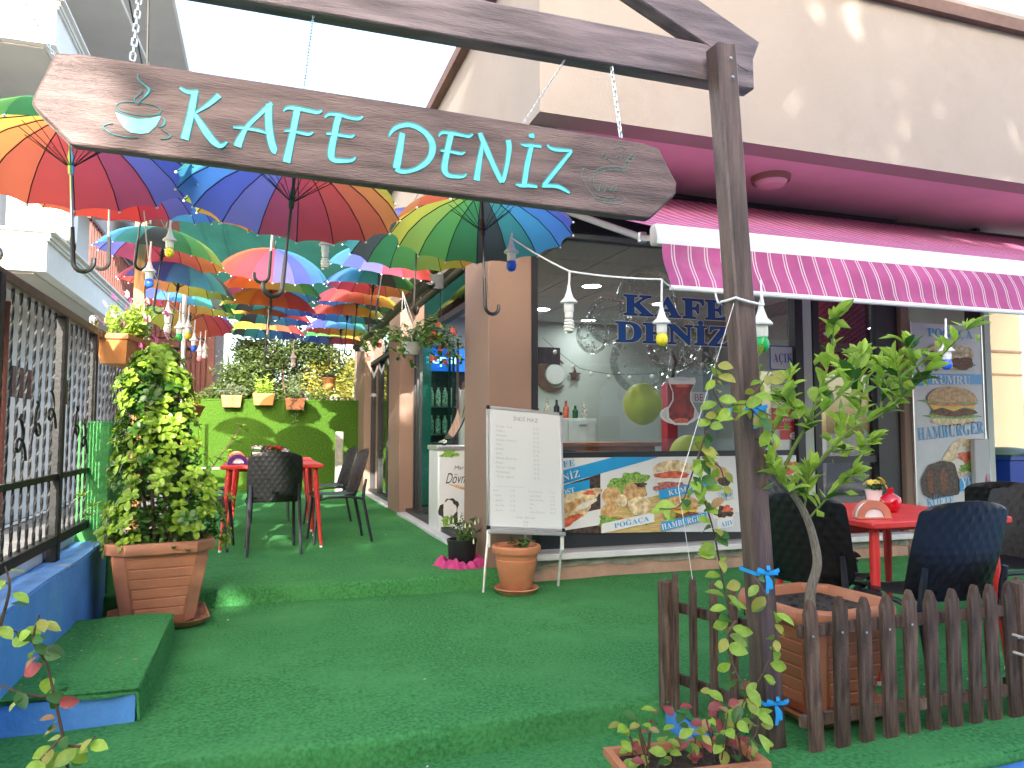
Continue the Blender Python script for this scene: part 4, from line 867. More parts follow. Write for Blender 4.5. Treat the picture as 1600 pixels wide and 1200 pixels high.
chair(-.52, 8.25, .125, -92, 'black chair left of the rear red table', TG)
chair(.72, 8.45, .125, 98, 'black chair right of the rear red table', TG)
chair(.10, 9.15, .125, 180, 'black chair at the far end of the rear red table', TG)

# ------------------------------------------------------------------ tables
def table(x, y, z, sx, sy, rz, label, splay=.06, h=.74):
    t = thing('red_table', label, 'table', (x, y, z), R(rz), 'red plastic tables')
    MB().box((0, 0, h - .018), (sx, sy, .036), b=.008).build('table_top', 'red_plastic', t)
    MB().box((0, 0, h - .050), (sx - .30, sy - .30, .03), b=.004).build('apron', 'red_plastic', t)
    for a in (-1, 1):
        for b in (-1, 1):
            x0, y0 = a * (sx / 2 - .065), b * (sy / 2 - .065)
            x1, y1 = x0 + a * splay, y0 + b * splay
            l = MB().tube([V(x0, y0, h - .04), V(lerp(x0, x1, .15), lerp(y0, y1, .15), h - .2), V(x1, y1, .02)], [.022, .024, .012], 12).build('leg', 'red_plastic', t)
            MB().lathe([(.012, 0), (.014, .008), (.011, .022)], 10, (x1, y1, 0)).build('foot_cap', 'white_plastic', l)
    return t
table(3.08, 3.07, 0, .84, .80, -2, 'red plastic table behind the picket fence', .03)
table(.09, 7.22, .125, .86, .80, 1, 'front red plastic table on the upper deck', .055)
table(.10, 8.36, .125, .84, .80, -1, 'rear red plastic table on the upper deck', .055)
table(4.9, 3.2, 0, .8, .8, 3, 'red table at the right edge of the picture', .03)
def napkin_holder(x, y, z, rz, m, label):
    t = thing('napkin_holder', label, 'napkin holder', (x, y, z), R(rz), 'napkin holders')
    def arc(r, n=14): return [(r * math.cos(math.pi * k / n), r * .98 * math.sin(math.pi * k / n)) for k in range(n + 1)]
    for yy in (-.026, .018):
        o_ = arc(.085); i_ = arc(.05); mb = MB(); n = len(o_)
        for dy in (0, .008): mb.v += [(a, yy + dy, b + .004) for a, b in o_] + [(a, yy + dy, b + .004) for a, b in i_]
        N2 = 2 * n
        for k in range(n - 1):
            mb.f += [(k, k + 1, n + k + 1, n + k), (N2 + k + 1, N2 + k, N2 + n + k, N2 + n + k + 1), (k + 1, k, N2 + k, N2 + k + 1), (n + k, n + k + 1, N2 + n + k + 1, N2 + n + k)]; mb.m += [0] * 4
        mb.build('side_plate', m, t)
    MB().box((0, 0, .004), (.17, .055, .008), b=.002).build('base', m, t)
    mb = MB()
    for k in range(5):
        mb.prism([(a, -.016 + k * .0068, b + .006) for a, b in arc(.074 - .002 * (k % 2))], (0, .004, 0))
    mb.build('napkins', 'napkin', t)
napkin_holder(2.754, 2.8, .741, -12, 'holder_red', 'orange and white arched napkin holder on the right-hand table')
napkin_holder(-.20, 6.98, .866, 4, 'holder_purple', 'purple arched napkin holder on the front left table')
napkin_holder(-.22, 7.45, .866, 2, 'holder_red', 'red and white napkin holder behind the purple one')
napkin_holder(-.25, 8.2, .866, 0, 'holder_red', 'red napkin holder on the rear left table')
# flower pot, pomegranate vase, ashtrays
def flower(mb, c, r, nrm, m=0, n=6):
    c = Vector(c); nrm = Vector(nrm).normalized(); a = nrm.orthogonal().normalized(); b = nrm.cross(a)
    for k in range(n):
        t0 = 2 * math.pi * k / n; d0 = a * math.cos(t0) + b * math.sin(t0); e0 = nrm.cross(d0)
        mb.add([c, c + d0 * r * .6 + e0 * r * .36 + nrm * r * .2, c + d0 * r + nrm * r * .1, c + d0 * r * .6 - e0 * r * .36 + nrm * r * .2], [(0, 1, 2, 3)], m)
def table_flowers(x, y, z, m, label, pot='ceramic', n=9, s=1.0):
    t = thing('flower_pot', label, 'flower pot', (x, y, z))
    MB().lathe([(.0001, 0), (.036 * s, 0), (.046 * s, .07 * s), (.05 * s, .075 * s), (.042 * s, .075 * s), (.038 * s, .06 * s), (.0001, .06 * s)], 18).build('pot', pot, t)
    fm = MB(); lm = MB(); rr = random.Random(int(x * 100 + y * 37))
    for k in range(n):
        d_ = V(rr.uniform(-1, 1), rr.uniform(-1, 1), rr.uniform(.5, 1.6)).normalized(); c = V(0, 0, .07 * s) + d_ * rr.uniform(.045, .08) * s
        flower(fm, c, .024 * s, d_, 0, 6); flower(fm, c + d_ * .004, .016 * s, d_ + V(.3, .2, 0), 0, 5); lm.tube([V(0, 0, .06 * s), c], .0018, 4); flower(lm, c - d_ * .02 * s, .03 * s, V(d_.x, d_.y, .4), 0, 4)
    fm.build('blossoms', m, t); lm.build('leaves', 'leaf_dark', t)
table_flowers(3.364, 3.398, .741, 'petal_yellow', 'small white pot of yellow flowers on the right-hand table')
table_flowers(.12, 7.3, .866, 'petal_red', 'small pot of red flowers on the front left table', n=14, s=1.1)
table_flowers(-.05, 8.25, .866, 'petal_pale', 'small pot of pale flowers on the rear left table', n=10)
t = thing('pomegranate_vase', 'red glass pomegranate-shaped vase beside the yellow flowers', 'vase', (3.068, 2.991, .741))
MB().lathe([(.0001, 0), (.03, .002), (.05, .025), (.054, .05), (.046, .075), (.022, .092), (.014, .098), (.018, .118), (.013, .116), (.0001, .10)], 22).build('body', 'red_glass', t)
mb = MB(); [mb.add([(.014 * math.cos(a), .014 * math.sin(a), .108), (.021 * math.cos(a + .3), .021 * math.sin(a + .3), .130), (.014 * math.cos(a + .8), .014 * math.sin(a + .8), .108)], [(0, 1, 2)]) for a in [k * 1.05 for k in range(6)]]; mb.build('crown', 'red_glass', t)
o = MB().lathe([(.045, 0), (.05, .004), (.052, .03), (.046, .03), (.044, .01), (.0001, .008)], 20, (2.991, 3.444, .741)).build('ashtray', 'clear'); tag(o, 'clear glass ashtray at the left of the right-hand table', 'ashtray')

# ------------------------------------------------------------------ plants: helpers
def leaf_mesh(name, m, L=.06, W=.028, droop=.25, fold=.35, obov=False):
    mb = MB(); st = [0, .14, .36, .62, .84, 1.0]
    prof = [0.06, .55, .95, 1.0, .62, 0.02] if not obov else [.08, .35, .72, 1.0, .85, .06]
    vs = []
    for t, p in zip(st, prof):
        z = -droop * L * t * t; hw = W / 2 * p
        vs += [V(-hw, L * t, z + fold * hw), V(0, L * t, z), V(hw, L * t, z + fold * hw)]
    F = []
    for i in range(len(st) - 1):
        a = 3 * i; F += [(a, a + 1, a + 4, a + 3), (a + 1, a + 2, a + 5, a + 4)]
    return mb.add(vs, F).mesh(name, m)
def orient(d, n):
    d = Vector(d).normalized(); n = Vector(n); n = n - d * n.dot(d)
    n = n.normalized() if n.length > 1e-5 else d.orthogonal().normalized()
    return Matrix((d.cross(n), d, n)).transposed().to_euler()
def rand_dir(rr, zmin=-1, zmax=1):
    z = rr.uniform(zmin, zmax); a = rr.uniform(0, 2 * math.pi); s = math.sqrt(max(0, 1 - z * z)); return V(s * math.cos(a), s * math.sin(a), z)
def leaf_cloud(mb, pts, L, W, rr, m=0, up=.4):
    for c in pts:
        d = rand_dir(rr, -.5, .9); n = (rand_dir(rr) + V(0, 0, up)).normalized(); e = d.cross(n); e = e.normalized() if e.length > 1e-4 else d.orthogonal().normalized()
        l = L * rr.uniform(.7, 1.25); w_ = W * rr.uniform(.8, 1.2); q = d.cross(e) * (-.12 * l)
        mb.add([c, c + d * l * .45 + e * w_ * .5 + q, c + d * l, c + d * l * .45 - e * w_ * .5 + q], [(0, 1, 2, 3)], m)

# ------------------------------------------------------------------ square planters
def square_pot(par, S=1.0, m='terracotta_dark', saucer=True, soil=.46):
    def ring(h, r, c): return [V(a * h, b * h, r) for a, b in ((-1, -1 + c), (-1 + c, -1), (1 - c, -1), (1, -1 + c), (1, 1 - c), (1 - c, 1), (-1 + c, 1), (-1, 1 - c))]
    mb = MB(); prof = [(.195, .03, .3), (.20, .035, .3), (.265, .44, .26), (.268, .455, .30), (.30, .46, .36), (.305, .47, .36), (.305, .515, .36), (.298, .525, .36), (.262, .525, .36), (.258, .515, .36), (.25, soil - .01, .26)]
    P = [p * S for h, z, c in prof for p in ring(h, z, c)]; F = [tuple(range(7, -1, -1))]
    for i in range(len(prof) - 1): F += [(i * 8 + k, i * 8 + (k + 1) % 8, i * 8 + 8 + (k + 1) % 8, i * 8 + 8 + k) for k in range(8)]
    b_ = mb.add(P, F).build('pot_body', m, par)
    # raised slats on each flat face
    for k in range(4):
        rot = Matrix.Rotation(k * math.pi / 2, 3, 'Z'); sl = MB()
        for q in range(6):
            z0, z1 = .075 + q * .06, .075 + q * .06 + .054
            h0, h1 = lerp(.20, .265, (z0 - .035) / .405), lerp(.20, .265, (z1 - .035) / .405); wd = lerp(.62, .70, q / 5) * .2 * 1.02 * (h0 / .2)
            A = [V(-wd, -h0, z0), V(wd, -h0, z0), V(wd * 1.02, -h1, z1), V(-wd * 1.02, -h1, z1)]; B = [p + V(0, -.006, 0) for p in A]
            for p_ in (B[0], B[1]): p_.z += .004
            for p_ in (B[2], B[3]): p_.z -= .004
            sl.add([rot @ (p * S) for p in A + B], [(4, 5, 6, 7), (0, 1, 5, 4), (1, 2, 6, 5), (2, 3, 7, 6), (3, 0, 4, 7)])
        sl.build('slat_panel', m, b_)
    mb = MB().add([p * S for p in ring(.252, soil, .26)], [tuple(range(8))])
    for k in range(60):
        a = random.uniform(-.22, .22); b = random.uniform(-.22, .22); mb.sphere(V(a, b, soil) * S, random.uniform(.006, .016) * S, 6, 4)
    mb.build('soil', 'soil', par)
    if saucer:
        pr = [(.22, 0, .28), (.25, .012, .26), (.275, .05, .25), (.285, .052, .25), (.28, .042, .25), (.25, .02, .26)]
        P = [p * S for h, z, c in pr for p in ring(h, z, c)]; F = [tuple(range(7, -1, -1)), tuple(40 + k for k in range(8))]
        for i in range(len(pr) - 1): F += [(i * 8 + k, i * 8 + (k + 1) % 8, i * 8 + 8 + (k + 1) % 8, i * 8 + 8 + k) for k in range(8)]
        MB().add(P, F).build('saucer', m, par)

# big bush
bu = thing('potted_bush', 'tall glossy green bush in a square brown planter by the blue wall', 'potted plant', (-.575, 4.99, .003), R(8))
square_pot(bu, .97)
rosettes = []
for s in range(4):
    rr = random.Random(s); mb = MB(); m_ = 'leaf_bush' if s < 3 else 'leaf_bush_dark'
    lm = leaf_mesh('tmp', m_, .056, .032, .35, .3, True); LV = [v.co.copy() for v in lm.vertices]; LF = [tuple(p.vertices) for p in lm.polygons]; bpy.data.meshes.remove(lm)
    for k in range(9):
        a = k * 2.4 + rr.uniform(-.3, .3); el = rr.uniform(.1, .5) if k < 5 else rr.uniform(.6, 1.1); sc_ = rr.uniform(.85, 1.1) if k < 5 else rr.uniform(.5, .75)
        d = V(math.cos(a) * math.cos(el), math.sin(a) * math.cos(el), math.sin(el)); rm = orient(d, V(0, 0, 1)).to_matrix()
        mb.add([rm @ (p * sc_) for p in LV], LF)
    rosettes.append(mb.mesh('leaf_cluster', m_))
rr = random.Random(3)
def bush_r(z): # radius profile (z local)
    t = (z - .46) / 1.15; return lerp(.30, .16, t) * (1 + .12 * math.sin(6 * t + 1)) * 1.12 * (1 if t < .88 else max(.35, 1 - (t - .88) * 4)) * (.92 + .08 * min(1, max(0, t) * 6))
n = 0
while n < 290:
    z = .47 + 1.18 * (rr.random() ** 1.12); r0 = bush_r(z); a = rr.uniform(0, 2 * math.pi); r = r0 * rr.uniform(.82, 1.12)
    ox = .05 * math.sin(3.2 * z); c = V(r * math.cos(a) + ox, r * math.sin(a), z)
    nrm = V(math.cos(a), math.sin(a), rr.uniform(.2, 1.1)) + rand_dir(rr) * .35; nrm.normalize()
    o_ = nrm.to_track_quat('Z', 'Y').to_euler()
    link('leaf_cluster', rosettes[rr.choice((0, 1, 2, 0, 1, 2, 3))], bu, c, o_, rr.uniform(.8, 1.25)); n += 1
for c in (V(.36, -.05, 1.02), V(.40, -.02, 1.10), V(.45, 0, 1.18), V(.33, .02, .97), V(-.36, -.1, .72), V(-.42, -.12, .78), V(-.38, -.05, .66), V(.05, 0, 1.72), V(.0, .03, 1.68)):
    link('leaf_cluster', rosettes[0], bu, c, (V(c.x, c.y, .8)).to_track_quat('Z', 'Y').to_euler(), 1.0)
mb = MB(); pts = []
for k in range(2600):
    z = .46 + 1.12 * rr.random() ** 1.2; r = bush_r(z) * .85 * math.sqrt(rr.random()); a = rr.uniform(0, 6.28); pts.append(V(r * math.cos(a) + .05 * math.sin(3.2 * z), r * math.sin(a), z))
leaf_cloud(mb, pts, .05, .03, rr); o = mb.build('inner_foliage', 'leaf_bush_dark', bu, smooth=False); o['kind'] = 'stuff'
mb = MB()
for k in range(9):
    a = k * .7; mb.tube([V(.06 * math.cos(a), .06 * math.sin(a), .45), V(.12 * math.cos(a), .12 * math.sin(a), .85), V(.10 * math.cos(a), .10 * math.sin(a), 1.45)], [.012, .009, .004], 6)
mb.tube([V(.2, 0, .8), V(.45, 0, 1.18)], .004, 5); mb.build('stem', 'bark_brown', bu)

# lemon tree behind the picket fence
LT = V(2.235, 2.60, .003); D0 = 2.88
lt = thing('lemon_tree', 'young lemon tree with bright green leaves in a square planter behind the pickets', 'tree', tuple(LT), R(4))
square_pot(lt, .86, 'terracotta', True, .48)
lleaf = [leaf_mesh('leaf', 'leaf_lemon', .084, .038, .25, .4), leaf_mesh('leaf', 'leaf_lemon', .070, .029, .1, .5), leaf_mesh('leaf', 'leaf_dark', .078, .038, .35, .35), leaf_mesh('leaf', 'leaf_lemon', .055, .021, 0, .5)]
def poly3(pp): return spline([at(u, v, d) for u, v, d in pp], 5)
br = MB(); tr = MB(); tips = []
TP = poly3([(1267, 960, 2.86), (1266, 925, 2.86), (1277, 880, 2.86), (1268, 830, 2.86), (1254, 795, 2.86), (1238, 770, 2.85), (1222, 740, 2.84), (1208, 700, 2.83)])
tr.tube(TP, [lerp(.021, .008, k / (len(TP) - 1)) for k in range(len(TP))], 8)
BR = [[(1256, 800, 2.86), (1262, 760, 2.84), (1264, 735, 2.82)], [(1264, 810, 2.86), (1300, 770, 2.80), (1335, 735, 2.76)], [(1222, 742, 2.84), (1240, 700, 2.80), (1262, 660, 2.78), (1285, 600, 2.74), (1300, 545, 2.74), (1302, 500, 2.74)],
      [(1240, 775, 2.85), (1290, 710, 2.86), (1330, 672, 2.85), (1375, 648, 2.80), (1410, 618, 2.76), (1440, 590, 2.72), (1475, 552, 2.68), (1510, 515, 2.66)], [(1208, 700, 2.83), (1190, 655, 2.82), (1180, 610, 2.80), (1178, 560, 2.80)],
      [(1200, 690, 2.83), (1225, 640, 2.86), (1235, 590, 2.88)], [(1262, 660, 2.78), (1300, 630, 2.72), (1335, 590, 2.68), (1345, 555, 2.68)], [(1330, 672, 2.85), (1345, 630, 2.9), (1340, 600, 2.92)],
      [(1375, 648, 2.8), (1380, 600, 2.84), (1376, 570, 2.86)], [(1410, 618, 2.76), (1405, 590, 2.7), (1400, 565, 2.7)], [(1225, 745, 2.84), (1200, 720, 2.78), (1180, 690, 2.74)], [(1240, 770, 2.85), (1225, 760, 2.75), (1205, 725, 2.7)],
      [(1270, 660, 2.78), (1245, 640, 2.72), (1220, 625, 2.7)], [(1290, 600, 2.74), (1320, 580, 2.8), (1350, 560, 2.85)], [(1300, 705, 2.86), (1340, 700, 2.8), (1360, 690, 2.78)], [(1290, 710, 2.86), (1310, 690, 2.92), (1315, 660, 2.95)], [(1440, 590, 2.72), (1425, 560, 2.7), (1418, 540, 2.7)]]
rr = random.Random(11); cnt = 0; xs_ = []
lv = Matrix.LocRotScale(LT, Euler((0, 0, R(4))), None).inverted()
def put_leaf(par, Mi, me, p, d, n, s):
    global cnt
    rm = (Mi.to_3x3() @ orient(d, n).to_matrix()).to_euler(); link('leaf', me, par, tuple(Mi @ p), rm, s)
for bi, B in enumerate(BR):
    P = poly3(B); n_ = len(P); r0 = .0085 if bi in (2, 3) else .005
    br.tube(P, [lerp(r0, .0018, k / (n_ - 1)) for k in range(n_)], 6)
    dens = 18 if bi not in (2, 3) else 38
    for k in range(dens):
        t = (.30 if bi in (2, 3) else .22) + .78 * k / dens; t = min(t, .999); i = int(t * (n_ - 1)); p = P[i].lerp(P[i + 1], t * (n_ - 1) - i); tg = (P[i + 1] - P[i]).normalized()
        side = rand_dir(rr, -.3, .8); d = (tg * .55 + side * .9 + V(0, 0, .25)).normalized()
        put_leaf(lt, lv, lleaf[rr.choice((0, 0, 1, 1, 2, 0))], p, d, V(0, 0, 1) + rand_dir(rr) * .5, rr.uniform(.8, 1.25)) if k % 3 < 2 else xs_.append(p + rand_dir(rr) * .03)
    for k in range(5):
        tg = (P[-1] - P[-2]).normalized(); d = (tg + rand_dir(rr) * .6).normalized(); put_leaf(lt, lv, lleaf[3 if k < 3 else 1], P[-1], d, V(0, 0, 1) + rand_dir(rr) * .6, rr.uniform(.8, 1.2))
mb = MB(); leaf_cloud(mb, [p + rand_dir(rr) * .03 for p in xs_], .065, .034, rr); o = mb.build('inner_foliage', 'leaf_lemon', lt, world=True, smooth=False); o['kind'] = 'stuff'; tr.build('trunk', 'bark_grey', lt, world=True); br.build('branch', 'stem_green', lt, world=True)

# vines
def vine(label, name, chains, meshes, weights, seed, per=.05, size=1.0, hang=.3, stem='bark_brown', r=.004, extra=None):
    base = at(*chains[0][0]); root = thing(name, label, 'vine', (base.x, base.y, base.z)); Mi = Matrix.Translation(-base); rr = random.Random(seed); sm = MB()
    for C in chains:
        P = poly3(C); sm.tube(P, [lerp(r, r * .4, k / max(1, len(P) - 1)) for k in range(len(P))], 6)
        acc = 0
        for i in range(len(P) - 1):
            seg = (P[i + 1] - P[i]).length; acc += seg
            while acc > per:
                acc -= per * rr.uniform(.7, 1.4); tg = (P[i + 1] - P[i]).normalized(); sd_ = rand_dir(rr, -.6, .5)
                d = (sd_ + V(0, 0, -hang) + tg * .2 + V(0, -.35, 0)).normalized()
                me = rr.choices(meshes, weights)[0]; p = P[i].lerp(P[i + 1], rr.random())
                rm = orient(d, V(-.2, -.8, .6) + rand_dir(rr) * .6); link('leaf', me, root, tuple(p + d * .008 - base), rm, size * rr.uniform(.7, 1.15))
    sm.build('stem', stem, root, world=True); return root
vg = leaf_mesh('leaf', 'leaf_lemon', .062, .038, .3, .25); vd = leaf_mesh('leaf', 'leaf_dark', .060, .036, .3, .3); vy = leaf_mesh('leaf', 'leaf_yellowish', .055, .036, .35, .25)
vr = leaf_mesh('leaf', 'leaf_rose', .055, .036, .35, .3); vt = leaf_mesh('leaf', 'leaf_tan', .052, .032, .4, .35)
v1 = vine('yellow-green honeysuckle vine tied round the upper entrance post', 'climbing_vine',
  [[(1150, 1010, 2.68), (1128, 900, 2.62), (1115, 830, 2.58), (1098, 770, 2.56), (1092, 720, 2.56), (1105, 670, 2.56), (1130, 640, 2.56), (1165, 632, 2.55), (1205, 650, 2.56)],
   [(1105, 670, 2.56), (1080, 745, 2.54), (1062, 790, 2.52), (1030, 795, 2.5)], [(1130, 640, 2.56), (1115, 610, 2.56), (1122, 585, 2.56)], [(1165, 632, 2.55), (1190, 600, 2.55), (1205, 575, 2.57)], [(1092, 720, 2.56), (1125, 730, 2.53), (1135, 780, 2.53)],
   [(1165, 632, 2.55), (1200, 665, 2.52), (1215, 690, 2.52)], [(1120, 600, 2.56), (1118, 560, 2.56)]], [vg, vd, vy, vt], [6, 1.5, 2.2, .4], 5, .021, 1.02)
v2 = vine('green vine trailing down the lower entrance post', 'climbing_vine', [[(1178, 900, 2.50), (1200, 935, 2.46), (1212, 985, 2.46), (1200, 1035, 2.46), (1175, 1080, 2.46), (1160, 1100, 2.46)], [(1150, 970, 2.5), (1135, 1000, 2.48), (1150, 1050, 2.46), (1165, 1080, 2.44), (1150, 1130, 2.40)], [(1165, 1080, 2.44), (1185, 1130, 2.40), (1170, 1165, 2.38)]], [vg, vd, vy], [5, 2, .8], 8, .024, 1.0)
vine('leafy vine with reddish leaves rising at the lower left corner', 'climbing_vine', [[(110, 1230, 1.70), (98, 1150, 1.68), (85, 1090, 1.66), (70, 1030, 1.64), (40, 995, 1.62), (0, 978, 1.60), (-30, 960, 1.6)], [(70, 1030, 1.64), (52, 1000, 1.6), (62, 960, 1.58)], [(85, 1090, 1.66), (40, 1085, 1.62), (0, 1070, 1.6)], [(98, 1165, 1.68), (130, 1165, 1.66), (150, 1150, 1.65)], [(0, 978, 1.6), (15, 920, 1.6), (8, 885, 1.6)], [(98, 1150, 1.68), (60, 1190, 1.62), (30, 1215, 1.6)]], [vg, vd, vy, vt, vr], [6, 3, 2, 1, .45], 12, .018, .72)
fp = thing('trough_planter', 'terracotta trough with pink and green leaves at the bottom edge', 'potted plant', (1.37, 2.23, -.112), R(-6))
q = MB(); P = []
prof = [(.20, .08, 0), (.235, .10, .15), (.25, .115, .155), (.25, .115, .18), (.225, .095, .18), (.22, .09, .15)]
for a, b, z in prof: P += [V(-a, -b, z), V(a, -b, z), V(a, b, z), V(-a, b, z)]
F = [(3, 2, 1, 0)] + [(i * 4 + k, i * 4 + (k + 1) % 4, i * 4 + 4 + (k + 1) % 4, i * 4 + 4 + k) for i in range(5) for k in range(4)]
q.add(P, F).build('pot_body', 'terracotta', fp); MB().quad(V(-.222, -.092, .155), V(.222, -.092, .155), V(.222, .092, .155), V(-.222, .092, .155)).build('soil', 'soil', fp)
rr = random.Random(21); mb = MB()
for k in range(95):
    b0 = V(rr.uniform(-.2, .26), rr.uniform(-.09, .09), .15); hgt = rr.uniform(.02, .16) if b0.x < 0 else rr.uniform(.02, .20); p = b0 + V(rr.uniform(-.05, .05), rr.uniform(-.05, .05), hgt)
    if k % 3 == 0: mb.tube([b0, p], .0025, 4)
    me = rr.choices([vg, vd, vy, vr, vt], [3.5, 1.5, 1.5, 3.6 if b0.x > 0 else 1.2, 1])[0]; d = rand_dir(rr, -.4, .7); link('leaf', me, fp, tuple(p), orient(d, V(-.2, -.5, 1) + rand_dir(rr) * .4), rr.uniform(.6, 1.0))
mb.build('stem', 'bark_brown', fp)

# ribbons on the post
def post_at(z): t = (z - pb.z) / (pt.z - pb.z); return pb.lerp(pt, t)
for u, v, lab in ((1145, 640, 'bright blue ribbon tied high on the entrance post among leaves'), (1168, 893, 'bright blue ribbon bow at mid height of the entrance post'), (1190, 1093, 'bright blue ribbon low on the entrance post')):
    z = at(u, v, 2.72).z; c = post_at(z); h = .049
    rb = thing('ribbon', lab, 'ribbon', tuple(c), group='blue ribbons on the post'); mb = MB()
    sq = [V(-h, -h, .0), V(h, -h, -.004), V(h, h, 0), V(-h, h, .004)]
    for k in range(4):
        a, b = sq[k], sq[(k + 1) % 4]; mb.add([a + V(0, 0, -.007), b + V(0, 0, -.007), b + V(0, 0, .007), a + V(0, 0, .007)], [(0, 1, 2, 3)])
    mb.build('band', 'ribbon_blue', rb); mb = MB(); c0 = V(-.01, -h - .006, 0)
    for s, l, dz in ((-1, .045, .02), (1, .05, .012), (-.3, .02, -.07), (.5, .03, -.055), (.1, .01, .03)):
        d = V(s * l, -.012, dz); wv = V(-d.z, 0, d.x).normalized() * .007
        mb.add([c0 - wv * .6, c0 + d * .5 - wv * 1.2 + V(0, -.01, 0), c0 + d - wv, c0 + d + wv, c0 + d * .5 + wv * 1.2 + V(0, -.01, 0), c0 + wv * .6], [(0, 1, 4, 5), (1, 2, 3, 4)])
    mb.box(c0, (.014, .012, .014), b=.003); mb.build('bow', 'ribbon_blue', rb)

# round terracotta pot by the easel
rp = thing('round_pot', 'round terracotta pot with a small plant under the whiteboard', 'potted plant', (1.755, 5.09, .004))
MB().lathe([(.0001, .03), (.105, .03), (.11, .035), (.15, .22), (.152, .235), (.147, .24), (.158, .28), (.172, .282), (.178, .295), (.178, .325), (.170, .335), (.155, .335), (.150, .32), (.148, .30), (.0001, .295)], 36).build('pot_body', 'terracotta', rp)
MB().lathe([(.145, .285), (.0001, .29)], 24).build('soil', 'soil', rp)
MB().lathe([(.0001, 0), (.13, 0), (.155, .03), (.162, .032), (.158, .04), (.15, .038), (.125, .014), (.0001, .012)], 32).build('saucer', 'terracotta', rp)
sm_ = leaf_mesh('leaf', 'leaf_dark', .05, .034, .3, .3, True); rr = random.Random(4)
for k in range(70):
    a = rr.uniform(0, 6.28); r = .09 * math.sqrt(rr.random()); p = V(.03 + r * math.cos(a), r * math.sin(a), .30 + rr.uniform(.0, .06)); link('leaf', sm_, rp, tuple(p), orient(rand_dir(rr, -.2, .8), V(0, 0, 1) + rand_dir(rr) * .4), rr.uniform(.6, 1.0))
# black pot with pink crepe paper
kp = thing('black_pot', 'black pot with a slender chilli plant ringed by pink crepe paper', 'potted plant', (1.49, 5.62, .122))
MB().lathe([(.0001, 0), (.095, 0), (.10, .01), (.112, .17), (.118, .18), (.118, .20), (.108, .20), (.105, .17), (.0001, .165)], 28).build('pot_body', 'black_pot', kp)
rr = random.Random(9); st = MB(); fl = MB(); bl_ = MB()
for k in range(20):
    a = rr.uniform(0, 6.28); e = V(.17 * math.cos(a) * rr.random() + .03, .15 * math.sin(a) * rr.random(), rr.uniform(.22, .42)); b0 = V(rr.uniform(-.04, .04), rr.uniform(-.04, .04), .17)
    st.tube([b0, b0.lerp(e, .5) + V(0, 0, .03), e], [.003, .002, .001], 4)
    for q in range(12):
        p = b0.lerp(e, rr.uniform(.3, 1)); d = rand_dir(rr, -.5, .7); link('leaf', lleaf[2] if q % 2 else vd, kp, tuple(p), orient(d, V(0, 0, 1) + rand_dir(rr) * .4), rr.uniform(.35, .6))
    if k % 2 == 0: bl_.lathe([(.0001, 0), (.006, .008), (.007, .02), (.003, .04), (.0001, .045)], 8, e + V(0, -.02, -.06))
st.build('stem', 'stem_green', kp); bl_.build('chillies', 'berry_white', kp)
def crepe(u, v):
    a = u * 2 * math.pi; r = .11 + .10 * v + .012 * math.sin(9 * a) * v + .014 * math.sin(19 * a + 1) * v; return (r * math.cos(a), r * math.sin(a), .05 * math.sin(math.pi * min(1, v * 1.15)) * (1 + .3 * math.sin(5 * a)) + .003 + .018 * math.sin(17 * a) * v * (1 - v) * 2)
MB().sheet(crepe, 120, 8).build('crepe_paper', 'crepe_pink', kp, ang=25)

# hanging basket
hb = thing('hanging_basket', 'hanging white basket of trailing fuchsia with coral flowers', 'hanging plant', (1.20, 6.25, 1.80)); rr = random.Random(31)
MB().lathe([(.0001, .02), (.06, .02), (.085, .10), (.09, .12), (.08, .12), (.0001, .10)], 18).build('basket', 'dish_grey', hb)
hp = V(-.08, 0, .56); mb = MB()
for a in (.4, 2.5, 4.6): mb.tube([V(.10 * math.cos(a), .10 * math.sin(a), .12), hp], .004, 5)
mb.build('cord', 'white_plastic', hb)
st = MB(); fl = MB(); hl = [leaf_mesh('leaf', 'leaf_dark', .052, .032, .3, .3), leaf_mesh('leaf', 'leaf_lemon', .046, .028, .3, .3)]
for k in range(46):
    a = rr.uniform(0, 6.28); l = rr.uniform(.12, .40); b0 = V(.06 * math.cos(a), .06 * math.sin(a), .12)
    e = b0 + V(l * math.cos(a) * 1.0, l * math.sin(a) * .6, rr.uniform(-.12, .14)); 
    if k % 6 == 0: e = b0 + V(.26 + rr.uniform(-.05, .05), rr.uniform(-.1, .1), rr.uniform(.12, .26))
    P = spline([b0, b0.lerp(e, .5) + V(0, 0, .07), e, e + V(.02, 0, -rr.uniform(.02, .10))], 4); st.tube(P, .0025, 4)
    for p in P[2:]:
        for q in range(1): link('leaf', hl[rr.random() < .3], hb, tuple(p + rand_dir(rr) * .02), orient(rand_dir(rr, -.8, .4), V(0, -.4, 1) + rand_dir(rr) * .5), rr.uniform(.7, 1.15))
    if k % 3 == 0: flower(fl, P[-1] + V(0, -.02, -.01), .03, V(rr.uniform(-.5, .5), -1, .2), 0, 6); flower(fl, P[-1] + V(0, -.03, -.015), .018, V(0, -1, .3), 0, 5)
st.build('stem', 'stem_green', hb); fl.build('blossoms', 'petal_coral', hb)

